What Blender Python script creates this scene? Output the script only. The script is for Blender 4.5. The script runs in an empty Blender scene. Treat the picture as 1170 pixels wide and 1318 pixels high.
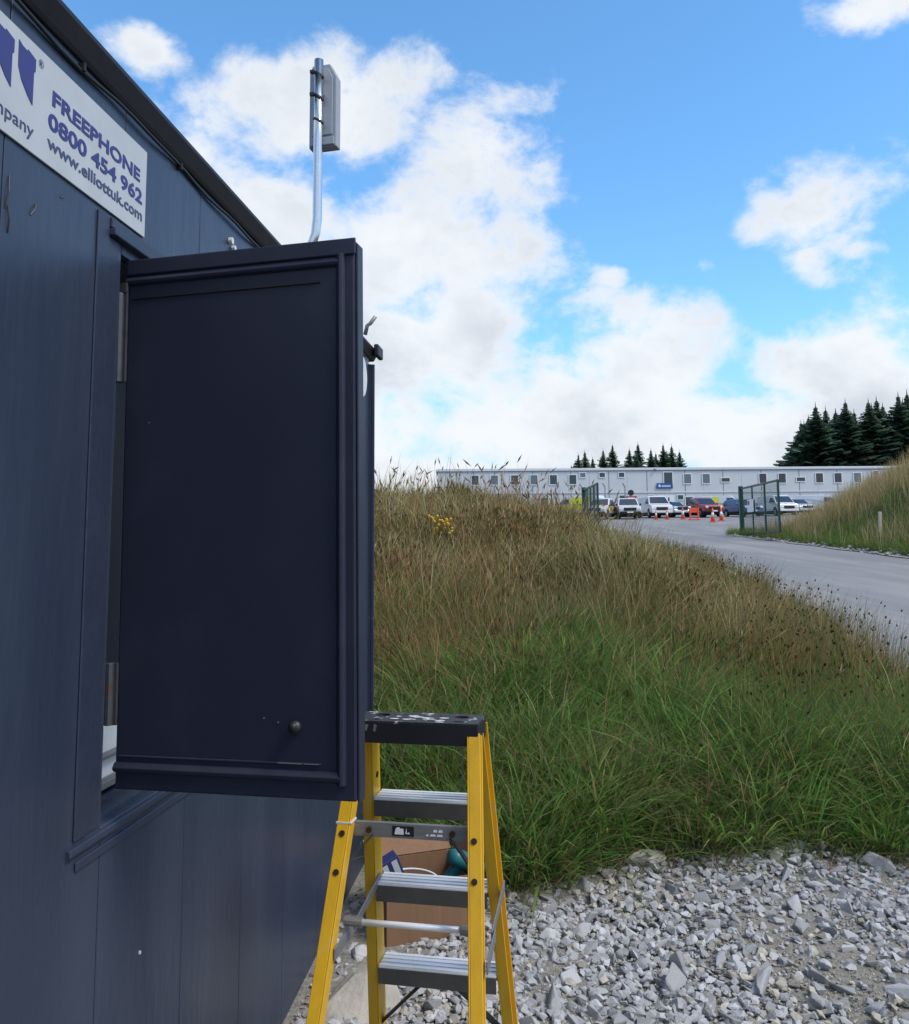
import bpy, bmesh, math, random
import numpy as np
from mathutils import Vector, Matrix
R = math.radians
random.seed(7); RNG = np.random.default_rng(7)
scene = bpy.context.scene
col = scene.collection

# ------------------------------------------------------------------ camera
cam_d = bpy.data.cameras.new('camera'); cam = bpy.data.objects.new('camera', cam_d); col.objects.link(cam)
cam.location = (0, 0, 1.6); cam.rotation_euler = (Matrix.Rotation(R(90) + math.atan(120 / 1100), 3, 'X') @ Matrix.Rotation(R(-.4), 3, 'Z')).to_euler()
cam_d.sensor_fit = 'AUTO'; cam_d.sensor_width = 36; cam_d.lens = 36 * 1100 / 1318
cam_d.shift_y = -79 / 1318; cam_d.clip_start = .05; cam_d.clip_end = 3000
scene.camera = cam

# ------------------------------------------------------------------ world, sun, exposure
SUN_AZ, SUN_EL = 118.0, 52.0            # degrees clockwise from +Y (view direction), elevation
EXPOSURE = 1.0
SKY_STRENGTH = 0.11
w = bpy.data.worlds.new('World'); scene.world = w; w.use_nodes = True
nt = w.node_tree; nt.nodes.clear()
def N(t, **kw):
    n = nt.nodes.new(t)
    for k, v in kw.items(): setattr(n, k, v)
    return n
def L(a, b): nt.links.new(a, b)
def setin(sock, v):
    if isinstance(v, (int, float, tuple)): sock.default_value = v
    else: L(v, sock)
def M_(op, a, b=None, c=None, clamp=False):
    n = N('ShaderNodeMath', operation=op); n.use_clamp = clamp
    for i, v in enumerate((a, b, c)):
        if v is not None: setin(n.inputs[i], v)
    return n.outputs[0]
def smooth(v, a, b):
    n = N('ShaderNodeMapRange', interpolation_type='SMOOTHSTEP')
    setin(n.inputs['Value'], v); n.inputs['From Min'].default_value = a; n.inputs['From Max'].default_value = b
    return n.outputs['Result']
def mixc(f, a, b, mode='MIX'):
    n = N('ShaderNodeMix', data_type='RGBA', blend_type=mode)
    setin(n.inputs[0], f); setin(n.inputs[6], a); setin(n.inputs[7], b)
    return n.outputs[2]
sky = N('ShaderNodeTexSky', sky_type='NISHITA'); sky.sun_disc = False
sky.sun_elevation = R(SUN_EL); sky.sun_rotation = R(SUN_AZ)
sky.air_density = 1.0; sky.dust_density = .3; sky.ozone_density = 2.0; sky.altitude = 300
tc = N('ShaderNodeTexCoord'); sep = N('ShaderNodeSeparateXYZ'); L(tc.outputs['Generated'], sep.inputs[0])
X, Y, Z = sep.outputs
az = M_('MULTIPLY', M_('ARCTAN2', X, Y), 180 / math.pi)
el = M_('MULTIPLY', M_('ARCSINE', Z), 180 / math.pi)
def noise(scale, detail, rough, vec, dist=0.0, off=(0, 0, 0)):
    mp = N('ShaderNodeMapping'); mp.inputs['Location'].default_value = off; L(vec, mp.inputs[0])
    n = N('ShaderNodeTexNoise'); n.inputs['Scale'].default_value = scale; n.inputs['Detail'].default_value = detail
    n.inputs['Roughness'].default_value = rough; n.inputs['Distortion'].default_value = dist
    L(mp.outputs[0], n.inputs['Vector']); return n
cv = N('ShaderNodeVectorMath', operation='MULTIPLY'); L(tc.outputs['Generated'], cv.inputs[0]); cv.inputs[1].default_value = (1, 1, 1.35)
cvo = cv.outputs[0]
warp = noise(4.0, 4, .6, cvo, off=(3, 1, 7)); ws = N('ShaderNodeSeparateColor'); L(warp.outputs['Color'], ws.inputs[0])
az2 = M_('ADD', az, M_('MULTIPLY', M_('SUBTRACT', ws.outputs[0], .5), 9.0))
el2 = M_('ADD', el, M_('MULTIPLY', M_('SUBTRACT', ws.outputs[1], .5), 7.0))
# heaps of cloud: azimuth, elevation, half width, half height (degrees), weight
CLOUDS = [(-9.0, 27.8, 10, 4.6, .9), (0.5, 24.5, 8.0, 5.0, .85), (-14.5, 21.0, 11, 6.0, 1.05), (-4, 19, 11, 6.5, 1.0), (-1.5, 14.5, 9.0, 5.0, 1.15),
          (13.2, 13.0, 6.0, 4.6, 1.05), (8.0, 7.8, 15, 3.4, 1.15), (25.5, 9.8, 7.5, 3.8, 1.25), (20.0, 6.2, 22, 4.0, 1.3), (-14, 9, 16, 6, 1.2),
          (24.2, 19.6, 4.3, 3.0, 1.05), (23.4, 17.2, 2.6, 2.0, .9), (28.5, 30.3, 4.2, 2.3, 1.0), (-20.3, 29.6, 3.2, 1.9, .75), (10.2, 17.8, 2.2, 1.3, .45), (27, 17, 3, 1, .4), (5, 1.5, 60, 5.0, 1.35)]
dens = None
for (a, e, ra, re_, wt) in CLOUDS:
    dx = M_('MULTIPLY', M_('SUBTRACT', az2, a), 1 / ra); dy = M_('MULTIPLY', M_('SUBTRACT', el2, e), 1 / re_)
    d = M_('SQRT', M_('ADD', M_('MULTIPLY', dx, dx), M_('MULTIPLY', dy, dy)))
    v = M_('SUBTRACT', wt, d)
    dens = v if dens is None else M_('SMOOTH_MAX', dens, v, .12)
# beyond the frame the same broken cumulus goes on
gen = noise(2.1, 3, .5, cvo, off=(11, 4, 2)).outputs['Fac']
gend = M_('MULTIPLY', M_('SUBTRACT', gen, .485), 9.0)
outside = M_('MAXIMUM', smooth(M_('ABSOLUTE', az), 30, 46), smooth(el, 32, 44))
dn = N('ShaderNodeMix', data_type='FLOAT'); L(outside, dn.inputs[0]); L(dens, dn.inputs[2]); L(gend, dn.inputs[3]); dens = dn.outputs[0]
fine = noise(7.5, 11, .61, cvo, dist=.15, off=(1, 5, 3)).outputs['Fac']
dd = M_('ADD', dens, M_('MULTIPLY', M_('SUBTRACT', fine, .5), 3.3))
alpha = M_('MULTIPLY', M_('MULTIPLY', smooth(dd, -.12, .62), .96), smooth(el, -3, 0))
thick = smooth(dd, .1, .9)
shade = noise(5.5, 6, .55, cvo, off=(0, 0, .06)).outputs['Fac']
shade2 = smooth(M_('ADD', M_('MULTIPLY', shade, .8), M_('MULTIPLY', fine, .35)), .44, .72)
lowel = smooth(el, 22, 6)
grey = M_('MULTIPLY', M_('MULTIPLY', shade2, thick), M_('ADD', .55, M_('MULTIPLY', lowel, .3)))
ccol = mixc(grey, (4.25, 4.4, 4.55, 1), (2.7, 2.9, 3.25, 1))
hs = N('ShaderNodeHueSaturation'); hs.inputs['Hue'].default_value = .488; hs.inputs['Saturation'].default_value = 1.06; hs.inputs['Value'].default_value = 1.0
L(sky.outputs[0], hs.inputs['Color'])
blue = mixc(1.0, hs.outputs[0], (.80, 1.04, 1.24, 1), 'MULTIPLY')
blue = mixc(M_('MULTIPLY', smooth(el, 16, 2), .75), blue, (1.75, 2.75, 3.55, 1))
bg = N('ShaderNodeBackground'); bg.inputs['Strength'].default_value = SKY_STRENGTH
L(mixc(alpha, blue, ccol), bg.inputs['Color'])
out = N('ShaderNodeOutputWorld'); L(bg.outputs[0], out.inputs['Surface'])

sd = bpy.data.lights.new('sun', 'SUN'); sun = bpy.data.objects.new('sun', sd); col.objects.link(sun)
sd.energy = 1.5; sd.angle = R(20); sd.color = (1.0, .93, .82)
dvec = Vector((math.sin(R(SUN_AZ)) * math.cos(R(SUN_EL)), math.cos(R(SUN_AZ)) * math.cos(R(SUN_EL)), math.sin(R(SUN_EL))))
sun.rotation_euler = dvec.to_track_quat('Z', 'Y').to_euler(); sun.location = dvec * 60
vs = scene.view_settings; vs.view_transform = 'Standard'; vs.look = 'None'; vs.gamma = 1; vs.use_curve_mapping = False; vs.exposure = EXPOSURE

# ------------------------------------------------------------------ materials
MATS = {}
def mat(name, color, rough=.6, metal=0.0, var=0.0, vscale=8.0, bump=0.0, bscale=60.0, stretch=(1, 1, 1), second=None, sharp=(.45, .62), spec=.5, coord='Object', attr=None, objrand=0.0, coat=0.0):
    m = bpy.data.materials.new(name); m.use_nodes = True; t = m.node_tree; b = t.nodes['Principled BSDF']
    b.inputs['Roughness'].default_value = rough; b.inputs['Metallic'].default_value = metal
    b.inputs['Specular IOR Level'].default_value = spec; b.inputs['Coat Weight'].default_value = coat
    b.inputs['Base Color'].default_value = (*color, 1)
    co = t.nodes.new('ShaderNodeTexCoord'); mp = t.nodes.new('ShaderNodeMapping'); mp.inputs['Scale'].default_value = stretch
    t.links.new(co.outputs[coord], mp.inputs[0])
    c = None
    if attr:
        a = t.nodes.new('ShaderNodeAttribute'); a.attribute_name = attr; c = a.outputs['Color']
    if var > 0 or second:
        n = t.nodes.new('ShaderNodeTexNoise'); n.inputs['Scale'].default_value = vscale; n.inputs['Detail'].default_value = 6; n.inputs['Roughness'].default_value = .6
        t.links.new(mp.outputs[0], n.inputs['Vector'])
    if second:
        rmp = t.nodes.new('ShaderNodeMapRange'); rmp.inputs['From Min'].default_value = sharp[0]; rmp.inputs['From Max'].default_value = sharp[1]
        t.links.new(n.outputs['Fac'], rmp.inputs['Value'])
        mx = t.nodes.new('ShaderNodeMix'); mx.data_type = 'RGBA'; t.links.new(rmp.outputs['Result'], mx.inputs[0])
        if c: t.links.new(c, mx.inputs[6])
        else: mx.inputs[6].default_value = (*color, 1)
        mx.inputs[7].default_value = (*second, 1); c = mx.outputs[2]
    if var > 0:
        rm = t.nodes.new('ShaderNodeMapRange'); rm.inputs['From Min'].default_value = .25; rm.inputs['From Max'].default_value = .75
        rm.inputs['To Min'].default_value = 1 - var; rm.inputs['To Max'].default_value = 1 + var; t.links.new(n.outputs['Fac'], rm.inputs['Value'])
        mx = t.nodes.new('ShaderNodeMix'); mx.data_type = 'RGBA'; mx.blend_type = 'MULTIPLY'; mx.inputs[0].default_value = 1
        if c: t.links.new(c, mx.inputs[6])
        else: mx.inputs[6].default_value = (*color, 1)
        t.links.new(rm.outputs['Result'], mx.inputs[7]); c = mx.outputs[2]
    if objrand > 0:
        oi = t.nodes.new('ShaderNodeObjectInfo'); rm = t.nodes.new('ShaderNodeMapRange')
        rm.inputs['To Min'].default_value = 1 - objrand; rm.inputs['To Max'].default_value = 1 + objrand; t.links.new(oi.outputs['Random'], rm.inputs['Value'])
        mx = t.nodes.new('ShaderNodeMix'); mx.data_type = 'RGBA'; mx.blend_type = 'MULTIPLY'; mx.inputs[0].default_value = 1
        if c: t.links.new(c, mx.inputs[6])
        else: mx.inputs[6].default_value = (*color, 1)
        t.links.new(rm.outputs['Result'], mx.inputs[7]); c = mx.outputs[2]
    if c: t.links.new(c, b.inputs['Base Color'])
    if bump > 0:
        nb = t.nodes.new('ShaderNodeTexNoise'); nb.inputs['Scale'].default_value = bscale; nb.inputs['Detail'].default_value = 5
        t.links.new(mp.outputs[0], nb.inputs['Vector'])
        bp = t.nodes.new('ShaderNodeBump'); bp.inputs['Strength'].default_value = bump; bp.inputs['Distance'].default_value = .02
        t.links.new(nb.outputs['Fac'], bp.inputs['Height']); t.links.new(bp.outputs['Normal'], b.inputs['Normal'])
    MATS[name] = m; return m
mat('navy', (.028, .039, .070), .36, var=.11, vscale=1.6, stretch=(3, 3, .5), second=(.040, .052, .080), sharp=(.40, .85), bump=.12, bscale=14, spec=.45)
mat('navy_door', (.018, .021, .040), .44, var=.14, vscale=2.5, bump=.05, bscale=9, spec=.38, second=(.030, .034, .054), sharp=(.52, .80))  # same paint as navy; its weaker sky reflection is put into a darker colour
mat('navy_worn', (.025, .034, .064), .45, var=.2, vscale=6, second=(.10, .11, .14), sharp=(.66, .72), bump=.1, bscale=40)
mat('charcoal', (.014, .013, .017), .5, var=.3, vscale=12, bump=.04, bscale=30, spec=.35)
mat('black', (.010, .010, .012), .5, var=.2, vscale=30)
mat('cap_black', (.016, .015, .018), .55, var=.3, vscale=25, second=(.42, .41, .43), sharp=(.60, .66), bump=.2, bscale=120)
mat('hinge_steel', (.075, .08, .095), .45, .5, var=.3, vscale=30, second=(.08, .05, .035), sharp=(.55, .7))
mat('bolt_grey', (.045, .045, .05), .5, .5, var=.4, vscale=60)
mat('worn_white', (.62, .63, .64), .6, var=.12, vscale=18)
mat('sign_white', (.43, .45, .47), .5, var=.08, vscale=9)
mat('sign_navy', (.030, .032, .17), .5)
mat('sign_blue', (.05, .06, .14), .5)
mat('galv', (.62, .63, .65), .22, 1.0, var=.08, vscale=40)
mat('antenna_grey', (.30, .33, .38), .5, var=.06, vscale=30)
mat('yellow_grp', (.66, .37, .014), .38, var=.12, vscale=9, stretch=(4, 4, .6), second=(.44, .34, .17), sharp=(.60, .74), bump=.06, bscale=90)
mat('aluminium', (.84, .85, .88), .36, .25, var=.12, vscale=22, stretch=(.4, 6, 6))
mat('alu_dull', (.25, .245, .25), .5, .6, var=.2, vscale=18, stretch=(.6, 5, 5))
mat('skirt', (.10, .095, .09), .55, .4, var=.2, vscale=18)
mat('brace_dark', (.055, .052, .05), .55, .5, var=.3, vscale=20)
mat('bolt_dark', (.05, .025, .015), .6, .4)
mat('label_black', (.012, .012, .014), .4)
mat('label_white', (.7, .7, .7), .5)
mat('cardboard', (.21, .115, .063), .85, var=.14, vscale=7, stretch=(9, 9, .7), bump=.08, bscale=80)
mat('teal', (.012, .13, .15), .4)
mat('pack_blue', (.025, .03, .12), .45)
mat('stone_obj', (.36, .358, .370), .88, var=.22, vscale=14, bump=.35, bscale=60, objrand=.28, second=(.29, .265, .21), sharp=(.52, .75))
mat('stone_small', (.33, .33, .36), .9, attr='col', var=.18, vscale=30, bump=.3, bscale=90, coord='Object')
mat('slab', (.36, .33, .29), .9, var=.25, vscale=7, bump=.5, bscale=25)
mat('grit', (.25, .232, .20), .95, var=.45, vscale=60, bump=.7, bscale=160, coord='Object')
mat('asphalt', (.195, .195, .205), .9, var=.12, vscale=1.0, bump=.3, bscale=40, stretch=(1, .12, 1), second=(.255, .25, .245), sharp=(.45, .7))
mat('soil', (.075, .060, .036), .95, var=.4, vscale=2.5, bump=.5, bscale=18)
mat('kerb_dust', (.30, .28, .24), .95, var=.3, vscale=5, bump=.5, bscale=30)
mat('cladding', (.54, .56, .59), .55, var=.05, vscale=.6)
mat('cladding_trim', (.60, .62, .65), .5, var=.06, vscale=1)
mat('seam_grey', (.20, .22, .25), .6)
mat('roof_grey', (.38, .40, .42), .7, var=.1, vscale=1)
mat('glass_dark', (.02, .025, .035), .08, spec=.8)
mat('glass_mid', (.10, .12, .15), .1, spec=.8)
mat('upvc', (.72, .73, .75), .4)
mat('sign_royal', (.010, .075, .30), .45)
mat('car_white', (.62, .63, .65), .3, coat=.6)
mat('car_red', (.26, .014, .022), .3, coat=.6)
mat('car_blue', (.025, .075, .22), .3, coat=.6)
mat('car_silver', (.42, .48, .56), .3, .3, coat=.6)
mat('car_glass', (.02, .03, .05), .06, spec=.8)
mat('tyre', (.012, .012, .012), .85)
mat('rim', (.28, .28, .30), .4, .7)
mat('lamp_clear', (.7, .72, .75), .12)
mat('hivis', (.70, .66, .02), .45)
mat('hivis_red', (.45, .02, .02), .5)
mat('cone_orange', (.72, .085, .025), .5)
mat('cone_white', (.72, .72, .72), .4)
mat('gate_green', (.006, .045, .035), .45)
mat('fence_grey', (.28, .30, .30), .5, .4)
mat('stake', (.45, .42, .34), .85, var=.2, vscale=10)
mat('bark', (.05, .035, .025), .9, var=.3, vscale=6)
mat('sign_red', (.35, .02, .03), .5)
mat('weed_stem', (.07, .09, .03), .7)
mat('flower', (.75, .45, .01), .6)
mat('cable_black', (.012, .012, .013), .5)
def leaf_mat(name, transl=.3, color=(.05, .09, .02), attr='col', rough=.65):
    m = bpy.data.materials.new(name); m.use_nodes = True; t = m.node_tree; t.nodes.clear()
    o = t.nodes.new('ShaderNodeOutputMaterial'); mx = t.nodes.new('ShaderNodeMixShader'); mx.inputs[0].default_value = transl
    p = t.nodes.new('ShaderNodeBsdfPrincipled'); p.inputs['Roughness'].default_value = rough; p.inputs['Specular IOR Level'].default_value = .25
    tr = t.nodes.new('ShaderNodeBsdfTranslucent')
    p.inputs['Base Color'].default_value = (*color, 1); tr.inputs['Color'].default_value = (*color, 1)
    if attr:
        a = t.nodes.new('ShaderNodeAttribute'); a.attribute_name = attr
        t.links.new(a.outputs['Color'], p.inputs['Base Color']); t.links.new(a.outputs['Color'], tr.inputs['Color'])
    t.links.new(p.outputs[0], mx.inputs[1]); t.links.new(tr.outputs[0], mx.inputs[2]); t.links.new(mx.outputs[0], o.inputs[0])
    MATS[name] = m; return m
leaf_mat('grass', .5); leaf_mat('needles', .25)

# ------------------------------------------------------------------ mesh helpers
class MB:
    def __init__(s): s.v = []; s.f = []
    def add(s, vs, fs):
        o = len(s.v); s.v += [tuple(v) for v in vs]; s.f += [tuple(i + o for i in f) for f in fs]; return s
    def box(s, x0, x1, y0, y1, z0, z1):
        vs = [(x, y, z) for z in (z0, z1) for y in (y0, y1) for x in (x0, x1)]
        return s.add(vs, [(0, 2, 3, 1), (4, 5, 7, 6), (0, 1, 5, 4), (2, 6, 7, 3), (0, 4, 6, 2), (1, 3, 7, 5)])
    def beam(s, A, B, u, wu, wv, ou=0, ov=0):
        A = Vector(A); B = Vector(B); ax = (B - A).normalized(); u = Vector(u); u = (u - ax * u.dot(ax)).normalized(); v = ax.cross(u)
        vs = []
        for P in (A, B):
            for a, b in ((-1, -1), (1, -1), (1, 1), (-1, 1)): vs.append(P + u * (ou + a * wu / 2) + v * (ov + b * wv / 2))
        return s.add(vs, [(3, 2, 1, 0), (4, 5, 6, 7), (0, 1, 5, 4), (1, 2, 6, 5), (2, 3, 7, 6), (3, 0, 4, 7)])
    def tube(s, pts, r, n=10, caps=True):
        pts = [Vector(p) for p in pts]; rs = r if isinstance(r, (list, tuple)) else [r] * len(pts); rings = []
        up = None
        for i, p in enumerate(pts):
            d = (pts[min(i + 1, len(pts) - 1)] - pts[max(i - 1, 0)]).normalized()
            if up is None: up = d.orthogonal().normalized()
            up = (up - d * up.dot(d)).normalized(); q = d.cross(up)
            rings.append([p + (up * math.cos(2 * math.pi * k / n) + q * math.sin(2 * math.pi * k / n)) * rs[i] for k in range(n)])
        vs = [v for r_ in rings for v in r_]; fs = []
        for i in range(len(pts) - 1):
            for k in range(n): fs.append((i * n + k, i * n + (k + 1) % n, (i + 1) * n + (k + 1) % n, (i + 1) * n + k))
        if caps: fs += [tuple(range(n - 1, -1, -1)), tuple((len(pts) - 1) * n + k for k in range(n))]
        return s.add(vs, fs)
    def prism(s, poly, a, b, axis='y'):
        n = len(poly); vs = []
        for t in (a, b):
            for (p, q) in poly: vs.append((p, t, q) if axis == 'y' else ((t, p, q) if axis == 'x' else (p, q, t)))
        fs = [tuple(range(n)), tuple(range(2 * n - 1, n - 1, -1))] + [(i, i + n, (i + 1) % n + n, (i + 1) % n) for i in range(n)]
        return s.add(vs, fs)
    def build(s, name, m, parent=None, bevel=0.0, smooth=False, seg=2):
        me = bpy.data.meshes.new(name); me.from_pydata(s.v, [], s.f); me.update()
        bm = bmesh.new(); bm.from_mesh(me); bmesh.ops.recalc_face_normals(bm, faces=bm.faces); bm.to_mesh(me); bm.free()
        return link(name, me, m, parent, bevel, smooth, seg)
def link(name, me, m, parent=None, bevel=0.0, smooth=False, seg=2):
    o = bpy.data.objects.new(name, me); col.objects.link(o)
    if m and not me.materials: me.materials.append(MATS[m])
    if parent: o.parent = parent
    if smooth: me.polygons.foreach_set('use_smooth', [True] * len(me.polygons))
    if bevel:
        b = o.modifiers.new('bevel', 'BEVEL'); b.width = bevel; b.segments = seg; b.limit_method = 'ANGLE'; b.angle_limit = R(40)
    return o
def tag(o, label=None, cat=None, group=None, kind=None):
    if label: o['label'] = label
    if cat: o['category'] = cat
    if group: o['group'] = group
    if kind: o['kind'] = kind
    return o
def empty(name, loc, rz=0.0, label=None, cat=None, group=None):
    o = bpy.data.objects.new(name, None); col.objects.link(o); o.location = loc; o.rotation_euler = (0, 0, rz); o.empty_display_size = .1
    return tag(o, label, cat, group)
def npmesh(name, verts, faces_list, cols=None, flat=False):
    """faces_list: list of (M,k) int arrays; cols: per vertex rgb"""
    me = bpy.data.meshes.new(name); nv = len(verts); me.vertices.add(nv); me.vertices.foreach_set('co', np.ascontiguousarray(verts, np.float32).ravel())
    tot = sum(f.size for f in faces_list); npoly = sum(len(f) for f in faces_list)
    me.loops.add(tot); me.polygons.add(npoly)
    me.loops.foreach_set('vertex_index', np.concatenate([f.ravel() for f in faces_list]).astype(np.int32))
    starts = []; o = 0
    for f in faces_list:
        starts.append(o + np.arange(len(f)) * f.shape[1]); o += f.size
    me.polygons.foreach_set('loop_start', np.concatenate(starts).astype(np.int32))
    me.update(calc_edges=True)
    if cols is not None:
        a = me.color_attributes.new('col', 'FLOAT_COLOR', 'POINT')
        a.data.foreach_set('color', np.concatenate([cols, np.ones((nv, 1))], 1).astype(np.float32).ravel())
    if flat: me.polygons.foreach_set('use_smooth', np.zeros(npoly, bool)); me.update()
    me.validate(); return me
def text_mesh(s, size, name, m, parent, loc, width=None, bold=0.0, rot=(R(90), 0, 0), extr=.0006):
    c = bpy.data.curves.new('t', 'FONT'); c.body = s; c.size = size; c.offset = bold; c.extrude = extr; c.resolution_u = 3
    o = bpy.data.objects.new('t', c); col.objects.link(o); bpy.context.view_layer.update()
    me = bpy.data.meshes.new_from_object(o.evaluated_get(bpy.context.evaluated_depsgraph_get())); bpy.data.objects.remove(o); bpy.data.curves.remove(c)
    xs = [v.co.x for v in me.vertices]; x0, x1 = min(xs), max(xs); k = (width / (x1 - x0)) if width else 1
    for v in me.vertices: v.co.x = (v.co.x - x0) * k
    me.materials.clear(); q = link(name, me, m, parent); q.location = loc; q.rotation_euler = rot; return q

# ------------------------------------------------------------------ lie of the land
def sm(a, b, x): t = np.clip((x - a) / (b - a), 0, 1); return t * t * (3 - 2 * t)
def xl(y): return np.interp(y, [-60, 5, 6, 8, 14, 26, 38, 41], [3.25, 3.25, 3.3, 3.65, 4.7, 5.8, 5.9, 5.9])
def base(y): d = np.clip(np.minimum(y, 108) - 2.5, 0, None); return .0505 * d * d / (d + .6)
_hash = np.random.default_rng(3).random((256, 256))
def vn(x, y):
    xi = np.floor(x).astype(int); yi = np.floor(y).astype(int); fx = x - xi; fy = y - yi; fx = fx * fx * (3 - 2 * fx); fy = fy * fy * (3 - 2 * fy)
    h = lambda a, b: _hash[a % 256, b % 256]
    return (h(xi, yi) * (1 - fx) + h(xi + 1, yi) * fx) * (1 - fy) + (h(xi, yi + 1) * (1 - fx) + h(xi + 1, yi + 1) * fx) * fy
def mound(x, y): return 1.32 * sm(3.8, 13.3, y) * sm(0.0, 1.0, (xl(y) - x) / np.interp(y, [5, 9, 13, 16], [1.7, 2.3, 4.5, 5.4])) * (1 - sm(20, 33, y)) * sm(-14, -7, x)
def bank(x, y): return 3.5 * sm(-.3, 6.0, x - 12.9) * sm(6, 16, y) * (1 - sm(31, 43, y))
def zg(x, y):
    x = np.asarray(x, float); y = np.asarray(y, float)
    rough = (vn(x * 1.3 + 9, y * 1.3) - .5) * .30 * sm(.1, 1.2, xl(y) - x) * sm(4.6, 6.5, y) * (1 - sm(30, 38, y)) + (vn(x * .7, y * .7) - .5) * .9 * sm(.5, 2.5, x - 12.9) * (1 - sm(34, 44, y)) * sm(6, 12, y)
    return base(y) + mound(x, y) + bank(x, y) + rough
def zf(x, y): return float(zg(x, y))
def sheet(name, xs, ys, zfun, m, kind='structure', mask=None):
    gx, gy = np.meshgrid(xs, ys); v = np.stack([gx, gy, zfun(gx, gy)], -1).reshape(-1, 3); nx = len(xs)
    i, j = np.meshgrid(np.arange(len(xs) - 1), np.arange(len(ys) - 1)); a = (j * nx + i).ravel(); f = np.stack([a, a + 1, a + nx + 1, a + nx], 1)
    o = link(name, npmesh(name, v, [f]), m, smooth=True); tag(o, kind=kind); return o
gxs = np.concatenate([np.linspace(-900, -60, 10), np.linspace(-50, -8, 12), np.arange(-7, 24, .3), np.linspace(25, 80, 25), np.linspace(100, 900, 9)])
gys = np.concatenate([np.linspace(-200, -5, 8), np.arange(-4, 50, .3), np.linspace(51, 120, 40), np.linspace(150, 1500, 12)])
ground = sheet('ground', gxs, gys, zg, 'soil')
# tarmac: access road, then the car park behind the gate
rys = np.concatenate([np.linspace(-60, 0, 10), np.arange(1, 42, .6)])
def strip(name, ys, xa, xb, nx, m, lift):
    v = []; u = np.linspace(0, 1, nx)
    for y in ys:
        a, b = xa(y), xb(y); xx = a + (b - a) * u; v.append(np.stack([xx, np.full(nx, y), base(y) + np.full(nx, lift)], -1))
    v = np.concatenate(v); i, j = np.meshgrid(np.arange(nx - 1), np.arange(len(ys) - 1)); a = (j * nx + i).ravel(); f = np.stack([a, a + 1, a + nx + 1, a + nx], 1)
    o = link(name, npmesh(name, v, [f]), m, smooth=True); tag(o, kind='structure'); return o
road = strip('road', rys, lambda y: float(xl(y)) - .1, lambda y: 13.0 if y < 41 else 13.0, 14, 'asphalt', .03)
kerb = strip('road_edge', np.arange(-10, 41, .6), lambda y: 12.75 + .12 * math.sin(y * 1.7), lambda y: 13.35 + .1 * math.sin(y * 2.3 + 1), 4, 'kerb_dust', .055)
park = strip('car_park', np.concatenate([[41.2], np.linspace(43, 96.4, 30)]), lambda y: -6.0, lambda y: 70.0, 40, 'asphalt', .034)
grs = np.arange(-4, 3.6, .12); gry = np.arange(-4, 5.0, .12)
gravel = sheet('gravel', grs, gry, lambda x, y: base(y) + .012 + .03 * vn(x * 3, y * 3) * sm(-4, 0, y), 'grit')

# ------------------------------------------------------------------ site cabin (local x runs along the wall, local -y points out of it)
CAB_RZ = R(90 - 6.25)
cabin = empty('site_cabin', (-.91, 0, 0), CAB_RZ, 'dark navy painted steel site cabin with an open shutter door', 'cabin')
S0, S1 = -2.255, 4.395
PW = .405; GAP = .0035
k0 = -9
edges = [1.39 + PW * i for i in range(k0, 8)]
for i, a in enumerate(edges):
    b = min(a + PW, S1 - .05)
    if b - a < .02: continue
    x0, x1 = a + GAP / 2, b - GAP / 2
    mb = MB()
    if x0 < 2.36 and x1 > 1.80:
        mb.box(x0, x1, 0, .018, .03, 1.04); MB().box(x0, x1, 0, .018, 2.225, 2.60).build('wall_panel', 'navy', cabin, bevel=.0012, seg=1)
        if x1 > 2.37: MB().box(2.365, x1, 0, .018, 1.041, 2.224).build('wall_panel', 'navy', cabin, bevel=.0012, seg=1)
    else: mb.box(x0, x1, 0, .018, .03, 2.60)
    mb.build('wall_panel', 'navy', cabin, bevel=.0012, seg=1)
# body behind the panels, with the opening left free
b = MB(); b.box(S0, 1.76, .022, 2.6, .02, 2.60); b.box(2.40, S1 - .01, .022, 2.6, .02, 2.60); b.box(1.7602, 2.3998, .022, 2.6, .02, 1.05); b.box(1.7602, 2.3998, .022, 2.6, 2.22, 2.60); b.box(1.7602, 2.3998, .16, 2.6, 1.052, 2.218)
b.build('cabin_body', 'navy', cabin)
# roof edge: folded dark trim with drip lip, slightly wavy underside
b = MB(); prof = [(.02, 2.552), (-.006, 2.552), (-.012, 2.560), (-.030, 2.592), (-.030, 2.602), (-.015, 2.612), (.30, 2.640), (.30, 2.601), (.02, 2.601)]
b.prism(prof, S0 - .03, S1 + .04, 'x'); b.build('roof_trim', 'charcoal', cabin, bevel=.002)
b = MB(); b.box(S0, S1, .301, 2.6, 2.605, 2.638); b.build('roof', 'charcoal', cabin)
pts = [(s, -.008 - .003 * math.sin(s * 11), 2.538 + .004 * math.sin(s * 7.3) + .003 * math.sin(s * 19)) for s in np.arange(S0, 4.2, .07)]
MB().tube(pts, .0045, 6).build('cable', 'cable_black', cabin, smooth=True)
for s in (1.60, 2.05, 2.95, 3.6): MB().box(s, s + .007, -.014, .0, 2.530, 2.548).build('cable_clip', 'charcoal', cabin, bevel=.002)
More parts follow.
